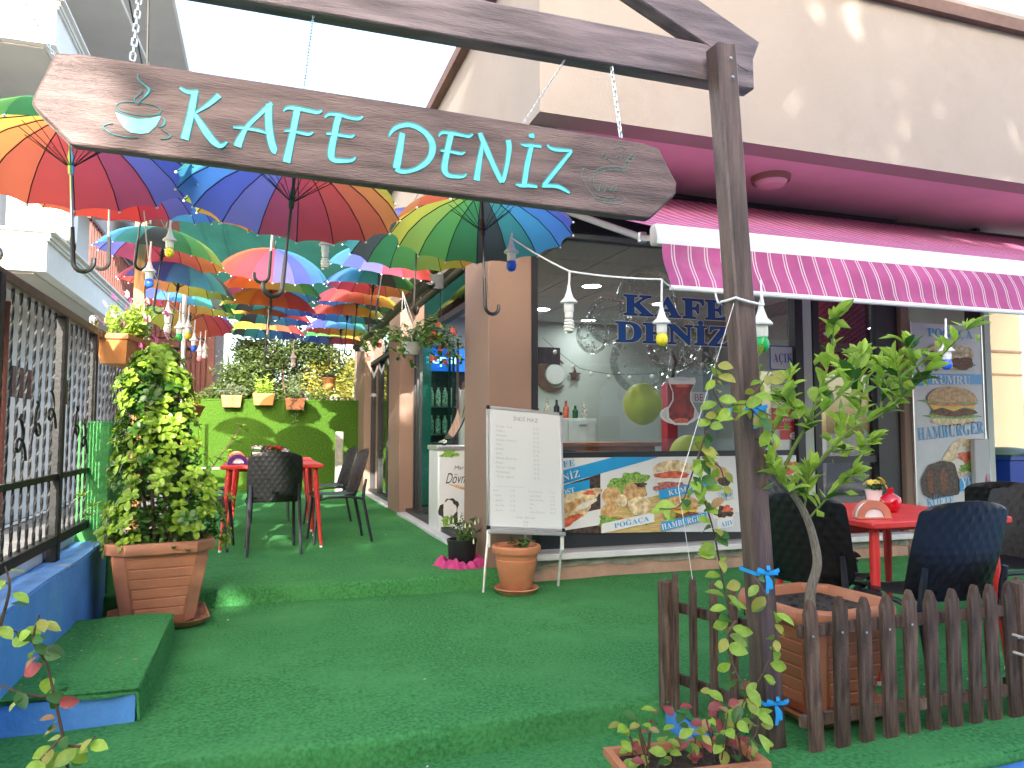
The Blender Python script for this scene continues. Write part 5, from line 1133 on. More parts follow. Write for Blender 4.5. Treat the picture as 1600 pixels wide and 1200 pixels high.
# planter boxes
def box_planter(name, label, c, L_, m, rz=0, tilt=0, H=.15, W=.17, group=None):
    t = thing(name, label, 'planter', tuple(c), group=group, rot=(R(tilt), 0, R(rz))); P = []
    for a, b, z in ((L_ * .42, W * .36, 0), (L_ * .48, W * .46, H * .82), (L_ * .5, W * .5, H * .82), (L_ * .5, W * .5, H), (L_ * .47, W * .44, H), (L_ * .46, W * .42, H * .85)): P += [V(-a, -b, z), V(a, -b, z), V(a, b, z), V(-a, b, z)]
    F = [(3, 2, 1, 0), (20, 21, 22, 23)] + [(i * 4 + k, i * 4 + (k + 1) % 4, i * 4 + 4 + (k + 1) % 4, i * 4 + 4 + k) for i in range(5) for k in range(4)]
    MB().add(P, F).build('box', m, t); return t
def fill_plant(t, n, hz, spread, m, L_=.05, W_=.02, zs=.14, seed=0, droop=False, stems=True):
    rr = random.Random(seed); mb = MB(); st = MB(); pts = []
    for k in range(max(6, n // 25)):
        b0 = V(rr.uniform(-spread * .7, spread * .7), rr.uniform(-.05, .05), zs); e = b0 + V(rr.uniform(-.1, .1), rr.uniform(-.12, .06), -rr.uniform(.0, hz) if droop and k % 2 else rr.uniform(.4, 1) * hz)
        if droop and k % 2: e.y -= .12
        st.tube([b0, b0.lerp(e, .5) + V(0, -.03 if droop else 0, .03), e], .003, 4)
        pts += [b0.lerp(e, rr.uniform(.15, 1.05)) + rand_dir(rr) * .035 for _ in range(25)]
    leaf_cloud(mb, pts, L_, W_, rr); o = mb.build('foliage', m, t, smooth=False); o['kind'] = 'stuff'; st.build('stem', 'stem_green', t)
for u, v, L_, m, hz, lab, dr in ((362, 628, .33, 'leaf_grey', .22, 'terracotta box with sparse grey plant, leftmost on the green wall', 0), (412, 625, .36, 'leaf_lemon', .36, 'terracotta box with bright bushy plant on the green wall', 0), (461, 632, .34, 'leaf_grey', .40, 'reddish box trailing grey-green stems down the green wall', 1)):
    c = at_y(u, v, GW - .14); t = box_planter('planter_box', lab, (c.x, c.y, c.z - .09), L_, 'planter_orange' if not dr else 'terracotta', 0, 0, .2, .2, 'terracotta boxes on the green wall'); fill_plant(t, 260, hz, L_ * .5, m, .07, .03, .18, int(u), bool(dr))
c = at_y(514, 600, GW - .12); t = thing('hanging_pot', 'small orange pot hanging high on the green wall near the pillar', 'planter', (c.x, c.y, c.z - .1)); MB().lathe([(.0001, 0), (.07, 0), (.12, .19), (.13, .19), (.13, .21), (.11, .21), (.0001, .18)], 18).build('pot', 'planter_orange', t); fill_plant(t, 160, .16, .13, 'leaf_grey', .06, .025, .2, 77)
fb = box_planter('fence_planter', 'orange trough hooked over the fence top with petunias', (-.93, 5.95, 1.62), .8, 'planter_orange', 82, 0, .20, .22); fill_plant(fb, 900, .28, .42, 'leaf_lemon', .05, .028, .18, 5)
rr = random.Random(55); mb = MB(); mp = MB()
for k in range(60):
    p = V(rr.uniform(-.42, .50), rr.uniform(-.20, .14), .20 + rr.uniform(-.08, .30)); flower(mb if k % 3 else mp, p, .033, V(.3, -1, .4) + rand_dir(rr) * .6, 0, 6)
mb.build('blossoms', 'petal_pink', fb); mp.build('blossoms', 'petal_pale', fb)
f2 = box_planter('fence_planter', 'small planter lower on the fence behind the carpeted box', (-1.0, 7.4, 1.0), .5, 'planter_orange', 85, 0, .16, .18); fill_plant(f2, 260, .2, .25, 'leaf_grey', .05, .025, .15, 6)
mb = MB(); [flower(mb, V(rr.uniform(-.2, .2), rr.uniform(-.1, .1), .2 + rr.uniform(0, .15)), .035, rand_dir(rr) + V(0, 0, .5), 0, 6) for k in range(10)]; mb.build('blossoms', 'petal_pink', f2)
f3 = box_planter('fence_planter', 'tilted wooden-coloured planter by the second wooden post', (-.86, 9.9, 1.35), .45, 'planter_orange', 75, 12, .15, .17); fill_plant(f3, 160, .2, .2, 'leaf_lemon', .05, .025, .14, 8)

# hedge shrubs beyond the green wall
def shrub(name, label, c, rx, ry, rz, n, m, seed, L_=.10, W_=.05, trunk=1.0):
    t = thing(name, label, 'shrub', (c[0], c[1], -.3), group='shrubs beyond the green wall'); rr = random.Random(seed); pts = []
    cl = [(rand_dir(rr) * (rr.random() ** .4), rr.uniform(.22, .42)) for _ in range(42)]
    for k in range(n):
        d, s = rr.choice(cl); q = d + rand_dir(rr) * s * (rr.random() ** .5); pts.append(V(q.x * rx, q.y * ry, c[2] + .3 + q.z * rz))
    mb = MB(); leaf_cloud(mb, pts, L_, W_, rr); o = mb.build('crown', m, t, smooth=False); o['kind'] = 'stuff'
    st = MB()
    for d, s in cl[:16]: st.tube([V(0, 0, 0), V(d.x * rx * .3, d.y * ry * .3, c[2] * .7), V(d.x * rx * .9, d.y * ry * .9, c[2] + .3 + d.z * rz * .9)], [.05, .03, .008], 6)
    st.build('trunk', 'bark_brown', t)
shrub('olive_shrub', 'dense dark shrub in the middle beyond the green wall', (.55, 15.6, 2.15), 1.15, .8, 1.15, 15000, 'leaf_hedge', 1, .10, .05)
shrub('olive_shrub', 'yellow-green shrub left of the dark one beyond the green wall', (-.35, 15.3, 1.75), .8, .6, .75, 6500, 'leaf_hedge', 2, .09, .05)
shrub('olive_shrub', 'thin pale shrub beside the brown pillar beyond the green wall', (1.5, 15.4, 2.0), .85, .6, 1.05, 8500, 'leaf_yellowish', 3, .09, .045)
shrub('olive_shrub', 'sparse shrub against the sky above the satellite dish', (-.2, 17.5, 2.8), .9, .7, .9, 900, 'leaf_hedge', 4, .09, .035)

# street trees behind the viewpoint, giving the dappled shade
def street_tree(label, c, R_, zc, hz, n, seed):
    t = thing('street_tree', label, 'tree', (c[0], c[1], -.3), group='street trees behind the viewpoint'); rr = random.Random(seed); pts = []
    cl = [(rand_dir(rr) * (rr.random() ** .38), rr.uniform(.16, .34)) for _ in range(60)]
    for k in range(n):
        d, s = rr.choice(cl); q = d + rand_dir(rr) * s * (rr.random() ** .5); pts.append(V(q.x * R_, q.y * R_ * .7, zc + .3 + q.z * hz))
    mb = MB(); leaf_cloud(mb, pts, .42, .30, rr); o = mb.build('crown', 'leaf_street', t, smooth=False); o['kind'] = 'stuff'
    st = MB().tube([V(0, 0, 0), V(.1, 0, zc * .4), V(0, .1, zc)], [.22, .17, .10], 10)
    for d, s in cl[:22]: st.tube([V(.05, 0, zc * .5), V(d.x * R_ * .4, d.y * R_ * .3, zc + d.z * hz * .2), V(d.x * R_ * .9, d.y * R_ * .6, zc + .3 + d.z * hz * .9)], [.09, .05, .015], 6)
    st.build('trunk', 'bark_brown', t)
TREES = [('tall dense street tree behind the viewpoint to the right', (3.0, -9.0), 4.3, 7.2, 4.2, 8600, 1), ('tall street tree far to the right behind the viewpoint', (9.5, -9.5), 4.4, 7.0, 4.2, 9000, 2),
  ('low leafy street tree straight behind the viewpoint', (.3, -7.5), 2.8, 3.9, 3.4, 8500, 3), ('low street tree behind the viewpoint to the right', (4.5, -6.5), 3.4, 3.6, 3.2, 5500, 4), ('low street tree behind the viewpoint to the left', (-4.8, -7.5), 3.4, 2.3, 2.5, 6500, 5)]
for a in TREES: street_tree(*a)

# ------------------------------------------------------------------ whiteboard easel
we = thing('whiteboard_easel', 'whiteboard menu easel standing before the corner pillar', 'whiteboard', (1.85, 5.2, 0))
TL, TR, BR_, BL_ = V(1.603, 5.30, 1.335), V(2.185, 5.30, 1.29), V(2.165, 5.19, .42), V(1.575, 5.19, .455)
ex = (TR - TL).normalized(); ez = (TL - BL_).normalized(); nn = ex.cross(ez).normalized(); nn = -nn if nn.y > 0 else nn
WW = (BR_ - BL_).length; WH = (TL - BL_).length
rotw = Matrix((ex, -nn, ez)).transposed(); cw = (TL + TR + BR_ + BL_) / 4
MB().box(cw, (WW, .012, WH), rotw).build('board', 'whiteboard', we, world=True)
mb = MB()
for s in (-1, 1): mb.box(cw + ex * s * (WW / 2), (.022, .022, WH + .02), rotw, b=.003).box(cw + ez * s * (WH / 2), (WW + .02, .022, .022), rotw, b=.003)
mb.build('board_frame', 'alu', we, world=True)
for a in (-1, 1):
    for b in (-1, 1): MB().box(cw + ex * a * (WW / 2) + ez * b * (WH / 2) + nn * .004, (.028, .024, .028), rotw, b=.004).build('corner_cap', 'chrome_frame', we, world=True)
MB().box(cw - ez * (WH / 2 + .028) + nn * .015, (WW + .01, .05, .03), rotw, b=.004).build('pen_tray', 'alu', we, world=True)
for top, foot in ((BL_ - V(0, 0, .04), at_z(755, 926, 0)), (BR_ - V(0.01, 0, .05), at_z(872, 916, 0)), (V(1.9, 5.28, .95), V(1.93, 5.40, .01))):
    foot.z = .002; l = MB().tube([top, foot], .010, 8).build('leg', 'alu', we, world=True); MB().tube([top + V(0, 0, .02), top - V(0, 0, .10)], .015, 8).build('leg_socket', 'white_plastic', l, world=True)
pan = Panel(cw - ex * WW / 2 - ez * WH / 2 + nn * .0065, ex, ez, nn); tx = MB(); td = MB()
pan.text(td, 'İNDİ MAZ', .30, WH - .085, .030, 1, serif=False, gap=.1)
rows = ['Karışık  Tost', 'Poğaça', 'Menemen', 'Sucuklu Yumurta', '- Tost', '- Kumru', '- Simit', '- Sebzeli Gözleme', '- Patso', '- Patates Tabağı', '- Hamburger', '- Tavuk  Izgara']
for i, r in enumerate(rows):
    z = WH - .145 - i * .034; pan.text(tx, r, .06 if i < 4 else .045, z, .016, 1, serif=False, align='l', shear=.15, gap=.12); pan.text(tx, ('15 TL', '10 TL', '15 TL', '15 TL', '13 TL', '12 TL', '3 TL', '10 TL', '12 TL', '12 TL', '15 TL', '15 TL')[i], .36, z, .016, 1, serif=False, align='l', shear=.1, gap=.12)
pan.poly(tx, [(.05, .30), (.28, .302), (.28, .304), (.05, .302)], 1)
for i, (a, b) in enumerate((('Kola', '5 TL'), ('- Fanta', '5 TL'), ('- Sprite', '5 TL'), ('- Ice Tea', '5 TL'), ('- Ayran', '3 TL'))):
    z = .265 - i * .036; pan.text(tx, a, .04, z, .015, 1, serif=False, align='l', shear=.15, gap=.12); pan.text(tx, b, .17, z, .015, 1, serif=False, align='l', gap=.12)
for i, (a, b) in enumerate((('Türk Kahvesi', '7 TL'), ('- Sade Soda', '3 TL'), ('- Meyveli Soda', '4 TL'), ('- Çay', '2 TL'), ('- Su', '1.5 TL'), ('- Sıcak Çikolata', '8 TL'))):
    z = .268 - i * .030; pan.text(tx, a, .31, z, .014, 1, serif=False, align='l', shear=.15, gap=.12); pan.text(tx, b, .49, z, .014, 1, serif=False, align='l', gap=.12)
pan.text(tx, 'Oralet  Bitki Çayı', .29, .075, .015, 1, serif=False); pan.text(tx, 'Salep', .29, .045, .015, 1, serif=False); pan.text(tx, '8 TL', .29, .018, .014, 1, serif=False)
tx.build('handwriting', 'marker', we, world=True, smooth=False); td.build('handwritten_title', 'marker_dark', we, world=True, smooth=False)

# ------------------------------------------------------------------ printed food panels
FOOD = ['bun', 'lettuce', 'tomato', 'cheese', 'patty', 'bread', 'cream', 'meat', 'charred', 'print_blue', 'print_white', 'plank_print', 'print_grey', 'print_navy']
B_, LE, TO, CHS, PA, BRD, CRM, ME, CHA, PBL, PWH, PLK, PGR, PNV = range(14)
def burger(p, mb, x, z, w_, k, seed=0, tilt=0, tall=1.0):
    h = w_ * .30 * tall
    p.blob(mb, x, z - h * .95, w_ * .42, h * .34, k, BRD, .03, seed=seed)
    p.blob(mb, x, z - h * .66, w_ * .50, h * .20, k + 1, LE, .10, seed=seed + 1, n=40)
    p.blob(mb, x + w_ * .02, z - h * .46, w_ * .44, h * .26, k + 2, PA, .05, seed=seed + 2)
    p.poly(mb, [(x - w_ * .44, z - h * .06), (x + w_ * .44, z - h * .06), (x + w_ * .40, z - h * .30), (x + w_ * .22, z - h * .18), (x + w_ * .02, z - h * .42), (x - w_ * .2, z - h * .2), (x - w_ * .36, z - h * .36)], k + 3, CHS)
    p.blob(mb, x, z + h * .03, w_ * .46, h * .14, k + 4, TO, .04, seed=seed + 3)
    p.blob(mb, x, z + h * .17, w_ * .52, h * .16, k + 5, LE, .13, seed=seed + 4, n=44)
    p.blob(mb, x, z + h * .26, w_ * .47, h * .80, k + 6, B_, .012, n=36, seed=seed + 5, fl=.22)
fpn = thing('food_panel', 'long printed food panel under the shop window', 'banner', (3.4, FY, .37))
FO = Panel((2.07, FY + .03, .375), (1, 0, 0), (0, 0, 1), (0, -1, 0)); FW, FH = 2.46, .57
mb = MB(); mb.box((2.07 + FW / 2, FY + .036, .375 + FH / 2), (FW, .010, FH)); mb.build('panel_board', 'print_white', fpn, world=True)
mb = MB()
def X(u): return at_y(u, 770, FY + .03).x - 2.07
def Zp(u, v): return at_y(u, v, FY + .03).z - .375
def PT(*uv): return [(X(u), Zp(u, v)) for u, v in uv]
FO.poly(mb, PT((860, 740), (860, 762), (1030, 714), (960, 714)), 2, PBL)
FO.poly(mb, PT((930, 800), (1040, 770), (1040, 831), (938, 833)), 1, PLK); FO.poly(mb, PT((1040, 800), (1160, 800), (1160, 831), (1040, 831)), 1, PGR)
FO.poly(mb, PT((860, 765), (938, 740), (938, 833), (860, 833)), 1, CHA); FO.poly(mb, PT((860, 812), (938, 795), (938, 820), (860, 832)), 2, PWH)
# toast
FO.blob(mb, X(893), Zp(893, 790), .19, .12, 3, BRD, .06, seed=2, tilt=.35); FO.blob(mb, X(886), Zp(886, 815), .13, .035, 4, TO, .10, seed=3, tilt=.4); FO.blob(mb, X(912), Zp(912, 776), .15, .06, 5, BRD, .08, seed=4, tilt=.3); FO.blob(mb, X(915), Zp(915, 788), .10, .02, 7, CRM, .12, seed=14, tilt=.35); FO.blob(mb, X(884), Zp(884, 776), .10, .05, 7, BRD, .08, seed=15, tilt=.3); FO.blob(mb, X(920), Zp(920, 770), .05, .018, 6, TO, .2, seed=5)
FO.blob(mb, X(886), Zp(886, 790), .12, .055, 6, B_, .06, seed=9, tilt=.35)
# rolls with greens
FO.blob(mb, X(985), Zp(985, 757), .17, .10, 3, LE, .16, 60, seed=6); FO.blob(mb, X(950), Zp(950, 812), .09, .05, 4, LE, .15, 40, seed=7); FO.blob(mb, X(1000), Zp(1000, 812), .10, .05, 4, LE, .15, 40, seed=17)
for i, (u, v, a, b, mm) in enumerate(((955, 775, .085, .075, B_), (991, 768, .105, .080, B_), (952, 797, .075, .055, B_), (998, 790, .105, .075, BRD), (970, 782, .05, .05, BRD))): FO.blob(mb, X(u), Zp(u, v), a, b, 5 + i, mm, .03, 30, seed=20 + i)
FO.blob(mb, X(1000), Zp(1000, 757), .05, .018, 11, CHA, .2, 30, seed=31); FO.blob(mb, X(968), Zp(968, 812), .03, .02, 11, TO, .1, seed=32)
# sandwich
FO.blob(mb, X(1052), Zp(1052, 735), .20, .085, 3, BRD, .02, 36, seed=41, fl=.15); FO.blob(mb, X(1050), Zp(1050, 742), .17, .030, 5, TO, .08, seed=42); FO.blob(mb, X(1048), Zp(1048, 750), .20, .026, 4, CRM, .12, seed=43); FO.blob(mb, X(1048), Zp(1048, 760), .17, .038, 6, ME, .12, 40, seed=44)
# burger
burger(FO, mb, X(1063), Zp(1063, 795), .36, 3, 50)
FO.blob(mb, X(1040), Zp(1040, 803), .03, .03, 10, CHA, .05, seed=60); FO.blob(mb, X(1125), Zp(1125, 742), .10, .07, 3, B_, .05, seed=61); FO.blob(mb, X(1132), Zp(1132, 752), .07, .04, 4, CHA, .1, seed=62)
FO.blob(mb, X(1130), Zp(1130, 800), .11, .07, 3, CRM, .08, seed=63); FO.blob(mb, X(1130), Zp(1130, 800), .085, .05, 4, CHA, .15, 40, seed=64); FO.blob(mb, X(1135), Zp(1135, 795), .05, .03, 5, TO, .2, 30, seed=65)
FO.blob(mb, X(1195), Zp(1195, 745), .17, .12, 3, CHA, .08, 40, seed=66); FO.blob(mb, X(1235), Zp(1235, 730), .08, .06, 4, TO, .12, seed=67); FO.blob(mb, X(1180), Zp(1180, 735), .07, .04, 5, PA, .12, seed=68)
an = math.atan2(Zp(1035, 795) - Zp(940, 822), X(1035) - X(940))
FO.poly(mb, PT((938, 818), (1020, 800), (1020, 815), (938, 833)), 12, PWH)
FO.poly(mb, PT((1028, 766), (1098, 752), (1104, 758), (1098, 766), (1028, 780)), 12, PBL); FO.poly(mb, PT((1030, 816), (1101, 800), (1101, 812), (1030, 830)), 12, PBL); FO.poly(mb, PT((860, 763), (920, 749), (920, 763), (860, 778)), 12, PBL); FO.poly(mb, PT((1180, 768), (1210, 764), (1210, 776), (1188, 776)), 12, PBL); FO.poly(mb, PT((1120, 768), (1143, 764), (1143, 778), (1120, 782)), 12, PGR); FO.poly(mb, PT((1118, 812), (1143, 808), (1143, 822), (1118, 826)), 12, PWH)
def word(s, u0, v0, u1, v1, h, m_, k=13):
    a, b = X(u0), Zp(u0, v0); c, d = X(u1), Zp(u1, v1); L_ = math.hypot(c - a, d - b); ang = math.atan2(d - b, c - a); FO.text(mb, s, a, b, h, k, m_, L_, ang, align='l')
word('POĞAÇA', 958, 825, 1012, 813, .040, PBL); word('HAMBURGER', 1032, 828, 1100, 811, .050, PWH); word('KUMPİR', 1043, 774, 1092, 763, .044, PWH); word('FE', 879, 730, 897, 727, .050, PBL); word('NİZ', 879, 752, 905, 744, .055, PWH); word('OST', 877, 774, 897, 769, .044, PWH); word('NO', 1124, 778, 1141, 775, .040, PBL); word('AHV', 1124, 823, 1143, 819, .042, PBL); word('K', 1200, 775, 1208, 774, .040, PWH)
mb.build('food_print', FOOD, fpn, world=True, smooth=False)

# tall banner on the right
tb = thing('tall_banner', 'tall white food banner reading kumru and hamburger', 'banner', (6.28, FY, .3)); TW, TH = .90, 1.90; tz = .30
MB().box((5.86 + TW / 2, FY - .01, tz + TH / 2), (TW, .012, TH)).build('banner_board', 'print_grey', tb, world=True)
FO = Panel((5.86, FY - .0165, tz), (1, 0, 0), (0, 0, 1), (0, -1, 0)); mb = MB()
Zb = lambda v: (793 - v) / (793 - 505) * TH
FO.text(mb, 'POĞAÇA', .50, Zb(524), .085, 2, PBL, .58); burger(FO, mb, .48, Zb(553), .62, 3, 70, tall=.55); FO.blob(mb, .48, Zb(545), .30, .07, 11, BRD, .04, seed=72); FO.blob(mb, .28, Zb(560), .12, .09, 12, CHA, .1, seed=73); FO.blob(mb, .62, Zb(562), .15, .06, 12, PA, .1, seed=74)
FO.poly(mb, [(.18, Zb(595)), (.90, Zb(592)), (.90, Zb(577)), (.18, Zb(579))], 2, PBL); FO.poly(mb, [(.0, Zb(577)), (.12, Zb(577)), (.18, Zb(587)), (.12, Zb(597)), (0, Zb(597))], 2, PBL); FO.text(mb, 'KUMRU', .48, Zb(593), .085, 3, PWH, .50)
burger(FO, mb, .48, Zb(623), .68, 3, 80, tall=.80); FO.text(mb, 'HAMBURGER', .04, Zb(676), .125, 3, PBL, .85, .085, align='l')
FO.blob(mb, .58, Zb(700), .24, .17, 3, BRD, .05, 30, seed=91, tilt=.5); FO.blob(mb, .64, Zb(706), .18, .12, 4, CRM, .14, 40, seed=92); FO.blob(mb, .62, Zb(700), .10, .05, 5, TO, .12, seed=93); FO.blob(mb, .66, Zb(716), .12, .05, 6, LE, .16, 40, seed=94)
FO.blob(mb, .30, Zb(737), .24, .21, 7, CHA, .05, 36, seed=95)
for i in range(7): FO.blob(mb, .17 + .075 * (i % 4), Zb(728 + 14 * (i // 4)), .055, .06, 8 + i % 3, CHA if i % 2 else PA, .08, seed=96 + i)
FO.poly(mb, [(.52, Zb(750)), (.80, Zb(746)), (.80, Zb(726)), (.52, Zb(732))], 12, PBL); FO.text(mb, 'YEN', .55, Zb(747), .11, 13, PWH, .22, .06, align='l'); FO.poly(mb, [(.02, Zb(772)), (.55, Zb(763)), (.55, Zb(754)), (.02, Zb(764))], 11, PGR)
FO.text(mb, 'KÖFTE', .10, Zb(771), .085, 12, PBL, .34, .05, align='l'); FO.blob(mb, .40, Zb(784), .24, .07, 3, CRM, .06, 36, seed=110); FO.blob(mb, .36, Zb(783), .12, .045, 4, TO, .2, 40, seed=111); FO.blob(mb, .48, Zb(783), .12, .05, 5, LE, .2, 40, seed=112)
mb.build('banner_print', FOOD, tb, world=True, smooth=False)
MB().box((5.855, FY - .012, tz + TH / 2), (.012, .02, TH + .02)).box((5.865 + TW, FY - .012, tz + TH / 2), (.014, .02, TH + .02)).build('banner_edge', 'alu', tb, world=True)
o = MB().box((6.63, FY - .06, .545), (.20, .05, 1.08), b=.008).build('grey_board', 'ac_green' if 0 else 'dish_grey'); tag(o, 'narrow grey board leaning against the tall banner', 'board')

# decals on the window
de = thing('window_lettering', 'blue serif cafe name lettering stuck on the window glass', 'decal', (3.3, FY, 2.1)); PN = Panel((0, FY + .083, 0), (1, 0, 0), (0, 0, 1), (0, -1, 0))
for st, u0, v0, u1, h in (('KAFE', 975, 491, 1137, .175), ('DENİZ', 962, 533, 1140, .172)):
    a = at_y(u0, v0, FY + .08); b = at_y(u1, v0, FY + .08); gl = MB()
    for dx, dz in ((-.013, 0), (.013, 0), (0, .013), (0, -.013), (.01, .01), (-.01, .01), (.01, -.01), (-.01, -.01)): PN.text(gl, st, a.x + dx, a.z + dz, h, 1 + .12 * len(gl.v) / 2000, 0, b.x - a.x, 0, align='l', gap=.05)
    gl.build('letter_halo', 'decal_halo', de, world=True, smooth=False); e = MB()
    for dx, dz in ((-.006, 0), (.006, 0), (0, .006), (0, -.006)): PN.text(e, st, a.x + dx, a.z + dz, h, 2.2 + .00005 * len(e.v), 0, b.x - a.x, 0, align='l', gap=.05)
    e.build('letter_outline', 'decal_edge', de, world=True, smooth=False); f = MB(); PN.text(f, st, a.x, a.z, h, 3.4, 0, b.x - a.x, 0, align='l', gap=.05); f.build('lettering', 'decal_blue', de, world=True, smooth=False)
tg = thing('tea_glass_decal', 'tea glass and saucer sticker on the window', 'decal', (3.38, FY, 1.3)); T = lambda u, v: (at_y(u, v, FY + .08).x, at_y(u, v, FY + .08).z); mb = MB()
q = T(1062, 648); PN.blob(mb, q[0], q[1], .19, .085, 1, 0, 0, 36); PN.blob(mb, q[0], q[1] + .005, .172, .07, 2, 1, 0, 36); PN.blob(mb, q[0], q[1] + .005, .115, .045, 3, 0, 0, 30)
gp = [(1044, 590), (1086, 590), (1087, 597), (1080, 612), (1080, 625), (1088, 640), (1086, 655), (1074, 664), (1054, 664), (1042, 655), (1041, 640), (1050, 625), (1050, 612), (1044, 597)]
PN.poly(mb, [T(u, v) for u, v in gp], 4, 0); PN.poly(mb, [T(1065 + (u - 1065) * .86, 632 + (v - 632) * .9) for u, v in gp if v > 595] , 5, 2); q = T(1064, 657); PN.blob(mb, q[0], q[1], .07, .022, 6, 3, .03, 24); q = T(1065, 592); PN.blob(mb, q[0], q[1], .085, .018, 6, 1, 0, 24); q = T(1065, 603); PN.blob(mb, q[0], q[1], .068, .014, 7, 3, 0, 24)
PN.poly(mb, [T(1088, 650), T(1110, 663), T(1109, 665), T(1087, 652)], 7, 0); mb.build('tea_print', ['paper', 'print_grey', 'tea', 'tea_glow'], tg, world=True, smooth=False)
ac_ = thing('open_sign', 'small white card reading AÇIK hung in the window', 'sign', (4.40, FY, 1.75)); mb = MB(); A = T(1203, 578); Bq = T(1243, 541); PN.poly(mb, [(A[0], A[1]), (Bq[0], A[1]), (Bq[0], Bq[1]), (A[0], Bq[1])], 1, 1); i_ = .012; PN.poly(mb, [(A[0] + i_, A[1] + i_), (Bq[0] - i_, A[1] + i_), (Bq[0] - i_, Bq[1] - i_), (A[0] + i_, Bq[1] - i_)], 2, 0)
PN.text(mb, 'AÇIK', (A[0] + Bq[0]) / 2, (A[1] + Bq[1]) / 2 - .04, .085, 3, 1, .21); mb.build('card', ['print_grey', 'print_navy'], ac_, world=True, smooth=False)
gs = thing('red_notice', 'white and red notice sheets on the window beside the open card', 'sign', (4.45, FY, 1.3)); mb = MB()
def rect(u0, v0, u1, v1, k, m_): A, Bq = T(u0, v1), T(u1, v0); PN.poly(mb, [(A[0], A[1]), (Bq[0], A[1]), (Bq[0], Bq[1]), (A[0], Bq[1])], k, m_)
rect(1207, 586, 1250, 640, 1, 0); rect(1207, 586, 1248, 593, 2, 1); rect(1206, 638, 1252, 671, 2, 1); rect(1219, 672, 1252, 687, 2, 1); q = T(1242, 681); PN.blob(mb, q[0], q[1], .058, .034, 3, 0, 0, 24); q = T(1224, 622); PN.blob(mb, q[0], q[1], .10, .07, 3, 2, 0, 30); PN.blob(mb, q[0], q[1], .085, .055, 4, 0, 0, 30)
q = T(1228, 658); PN.text(mb, 'güven', q[0], q[1], .040, 3, 0, .18, serif=False); PN.text(mb, 'www', q[0], q[1] - .055, .012, 3, 0, .14, serif=False); q = T(1242, 684); PN.text(mb, '22', q[0] - .012, q[1], .036, 4, 2, .055); PN.text(mb, '%', q[0] + .028, q[1] + .012, .02, 4, 2, .02, serif=False); q = T(1228, 602); PN.text(mb, 'Doğal Gaz', q[0], q[1], .026, 3, 2, .15, serif=False); mb.build('sheet', ['paper', 'sign_red', 'print_black'], gs, world=True, smooth=False)
bs = thing('small_sticker', 'small white sticker with red BE letters behind the tea glass', 'sticker', (3.6, 7.2, 1.4)); pz_ = at_y(1092, 622, 7.2); PB = Panel((pz_.x, 7.2, pz_.z), (1, 0, 0), (0, 0, 1), (0, -1, 0)); mb = MB(); PB.poly(mb, [(-.10, -.05), (.12, -.05), (.12, .07), (-.10, .07)], 1, 0); PB.text(mb, 'BE', 0, -.03, .08, 2, 1, .11, serif=False); mb.build('sticker_face', ['paper', 'sign_red'], bs, world=True, smooth=False)

# ------------------------------------------------------------------ interior
ct = thing('service_counter', 'reddish wooden service counter inside the shop window', 'counter', (3.3, 7.4, .1)); MB().box((3.15, 7.5, .55), (1.9, .6, .9)).build('body', 'counter_wood', ct, world=True); MB().box((3.15, 7.48, 1.02), (2.0, .7, .045), b=.006).build('worktop', 'counter_wood', ct, world=True)
fr_ = thing('kitchen_unit', 'pale kitchen cabinets along the rear wall of the shop', 'cabinet', (3.4, 9.5, .1)); MB().box((3.7, 9.5, .72), (1.3, .6, 1.24), b=.01).build('carcass', 'appliance', fr_, world=True)
for i in range(3):
    for j in range(3): d_ = MB().box((3.28 + .42 * i, 9.19, .33 + .40 * j), (.40, .02, .37), b=.004).build('drawer', 'appliance', fr_, world=True); MB().box((3.28 + .42 * i, 9.17, .45 + .40 * j), (.12, .02, .015)).build('handle', 'steel', d_, world=True)
rf = thing('white_fridge', 'white fridge left of the kitchen cabinets inside the shop', 'fridge', (2.75, 9.45, .1)); MB().box((2.72, 9.5, .9), (.62, .6, 1.6), b=.015).build('body', 'appliance', rf, world=True); MB().box((2.48, 9.18, .95), (.02, .03, .5)).build('handle', 'steel', rf, world=True)
rr = random.Random(2)
for k in range(9):
    x = 3.15 + .14 * k; h = rr.uniform(.12, .3); o = MB().lathe([(.0001, 0), (.04, 0), (.042, h * .6), (.018, h * .75), (.018, h), (.0001, h)], 10, (x, 9.45, 1.345)).build('bottle', ('shelf_goods', 'fridge_black', 'tomato', 'bin_green')[k % 4]); tag(o, '%s bottle or jar on the kitchen cabinets, %s from the left' % (('tan', 'black', 'red', 'green')[k % 4], ('first', 'second', 'third', 'fourth', 'fifth', 'sixth', 'seventh', 'eighth', 'ninth')[k]), 'bottle', 'jars on the kitchen cabinets')
cl = thing('wall_clock', 'dark crescent and star clock on the rear shop wall', 'clock', (0, 9.83, 0)); q = at_y(862, 585, 9.80); PC = Panel((q.x, 9.82, q.z), (1, 0, 0), (0, 0, 1), (0, -1, 0)); mb = MB()
oa = [(.25 * math.cos(R(a)), .25 * math.sin(R(a))) for a in range(40, 321, 14)]; ia = [(.07 + .19 * math.cos(R(a)), .19 * math.sin(R(a))) for a in range(308, 48, -14)]
mb.prism([PC.P(a, b, 2) for a, b in oa + ia], (0, -.03, 0)); mb.build('crescent', 'roof_trim', cl, world=True); mb = MB().prism([PC.P(.36 + (.10 if k % 2 == 0 else .045) * math.cos(R(36 * k + 90)), (.10 if k % 2 == 0 else .045) * math.sin(R(36 * k + 90)), 2) for k in range(10)], (0, -.03, 0)); mb.build('star', 'roof_trim', cl, world=True); mb = MB().lathe([(.0001, .02), (.14, .02), (.15, 0)], 24, rot=Matrix.Rotation(R(90), 3, 'X'), c=(q.x + .05, 9.80, q.z)); mb.build('dial', 'paper', cl, world=True)
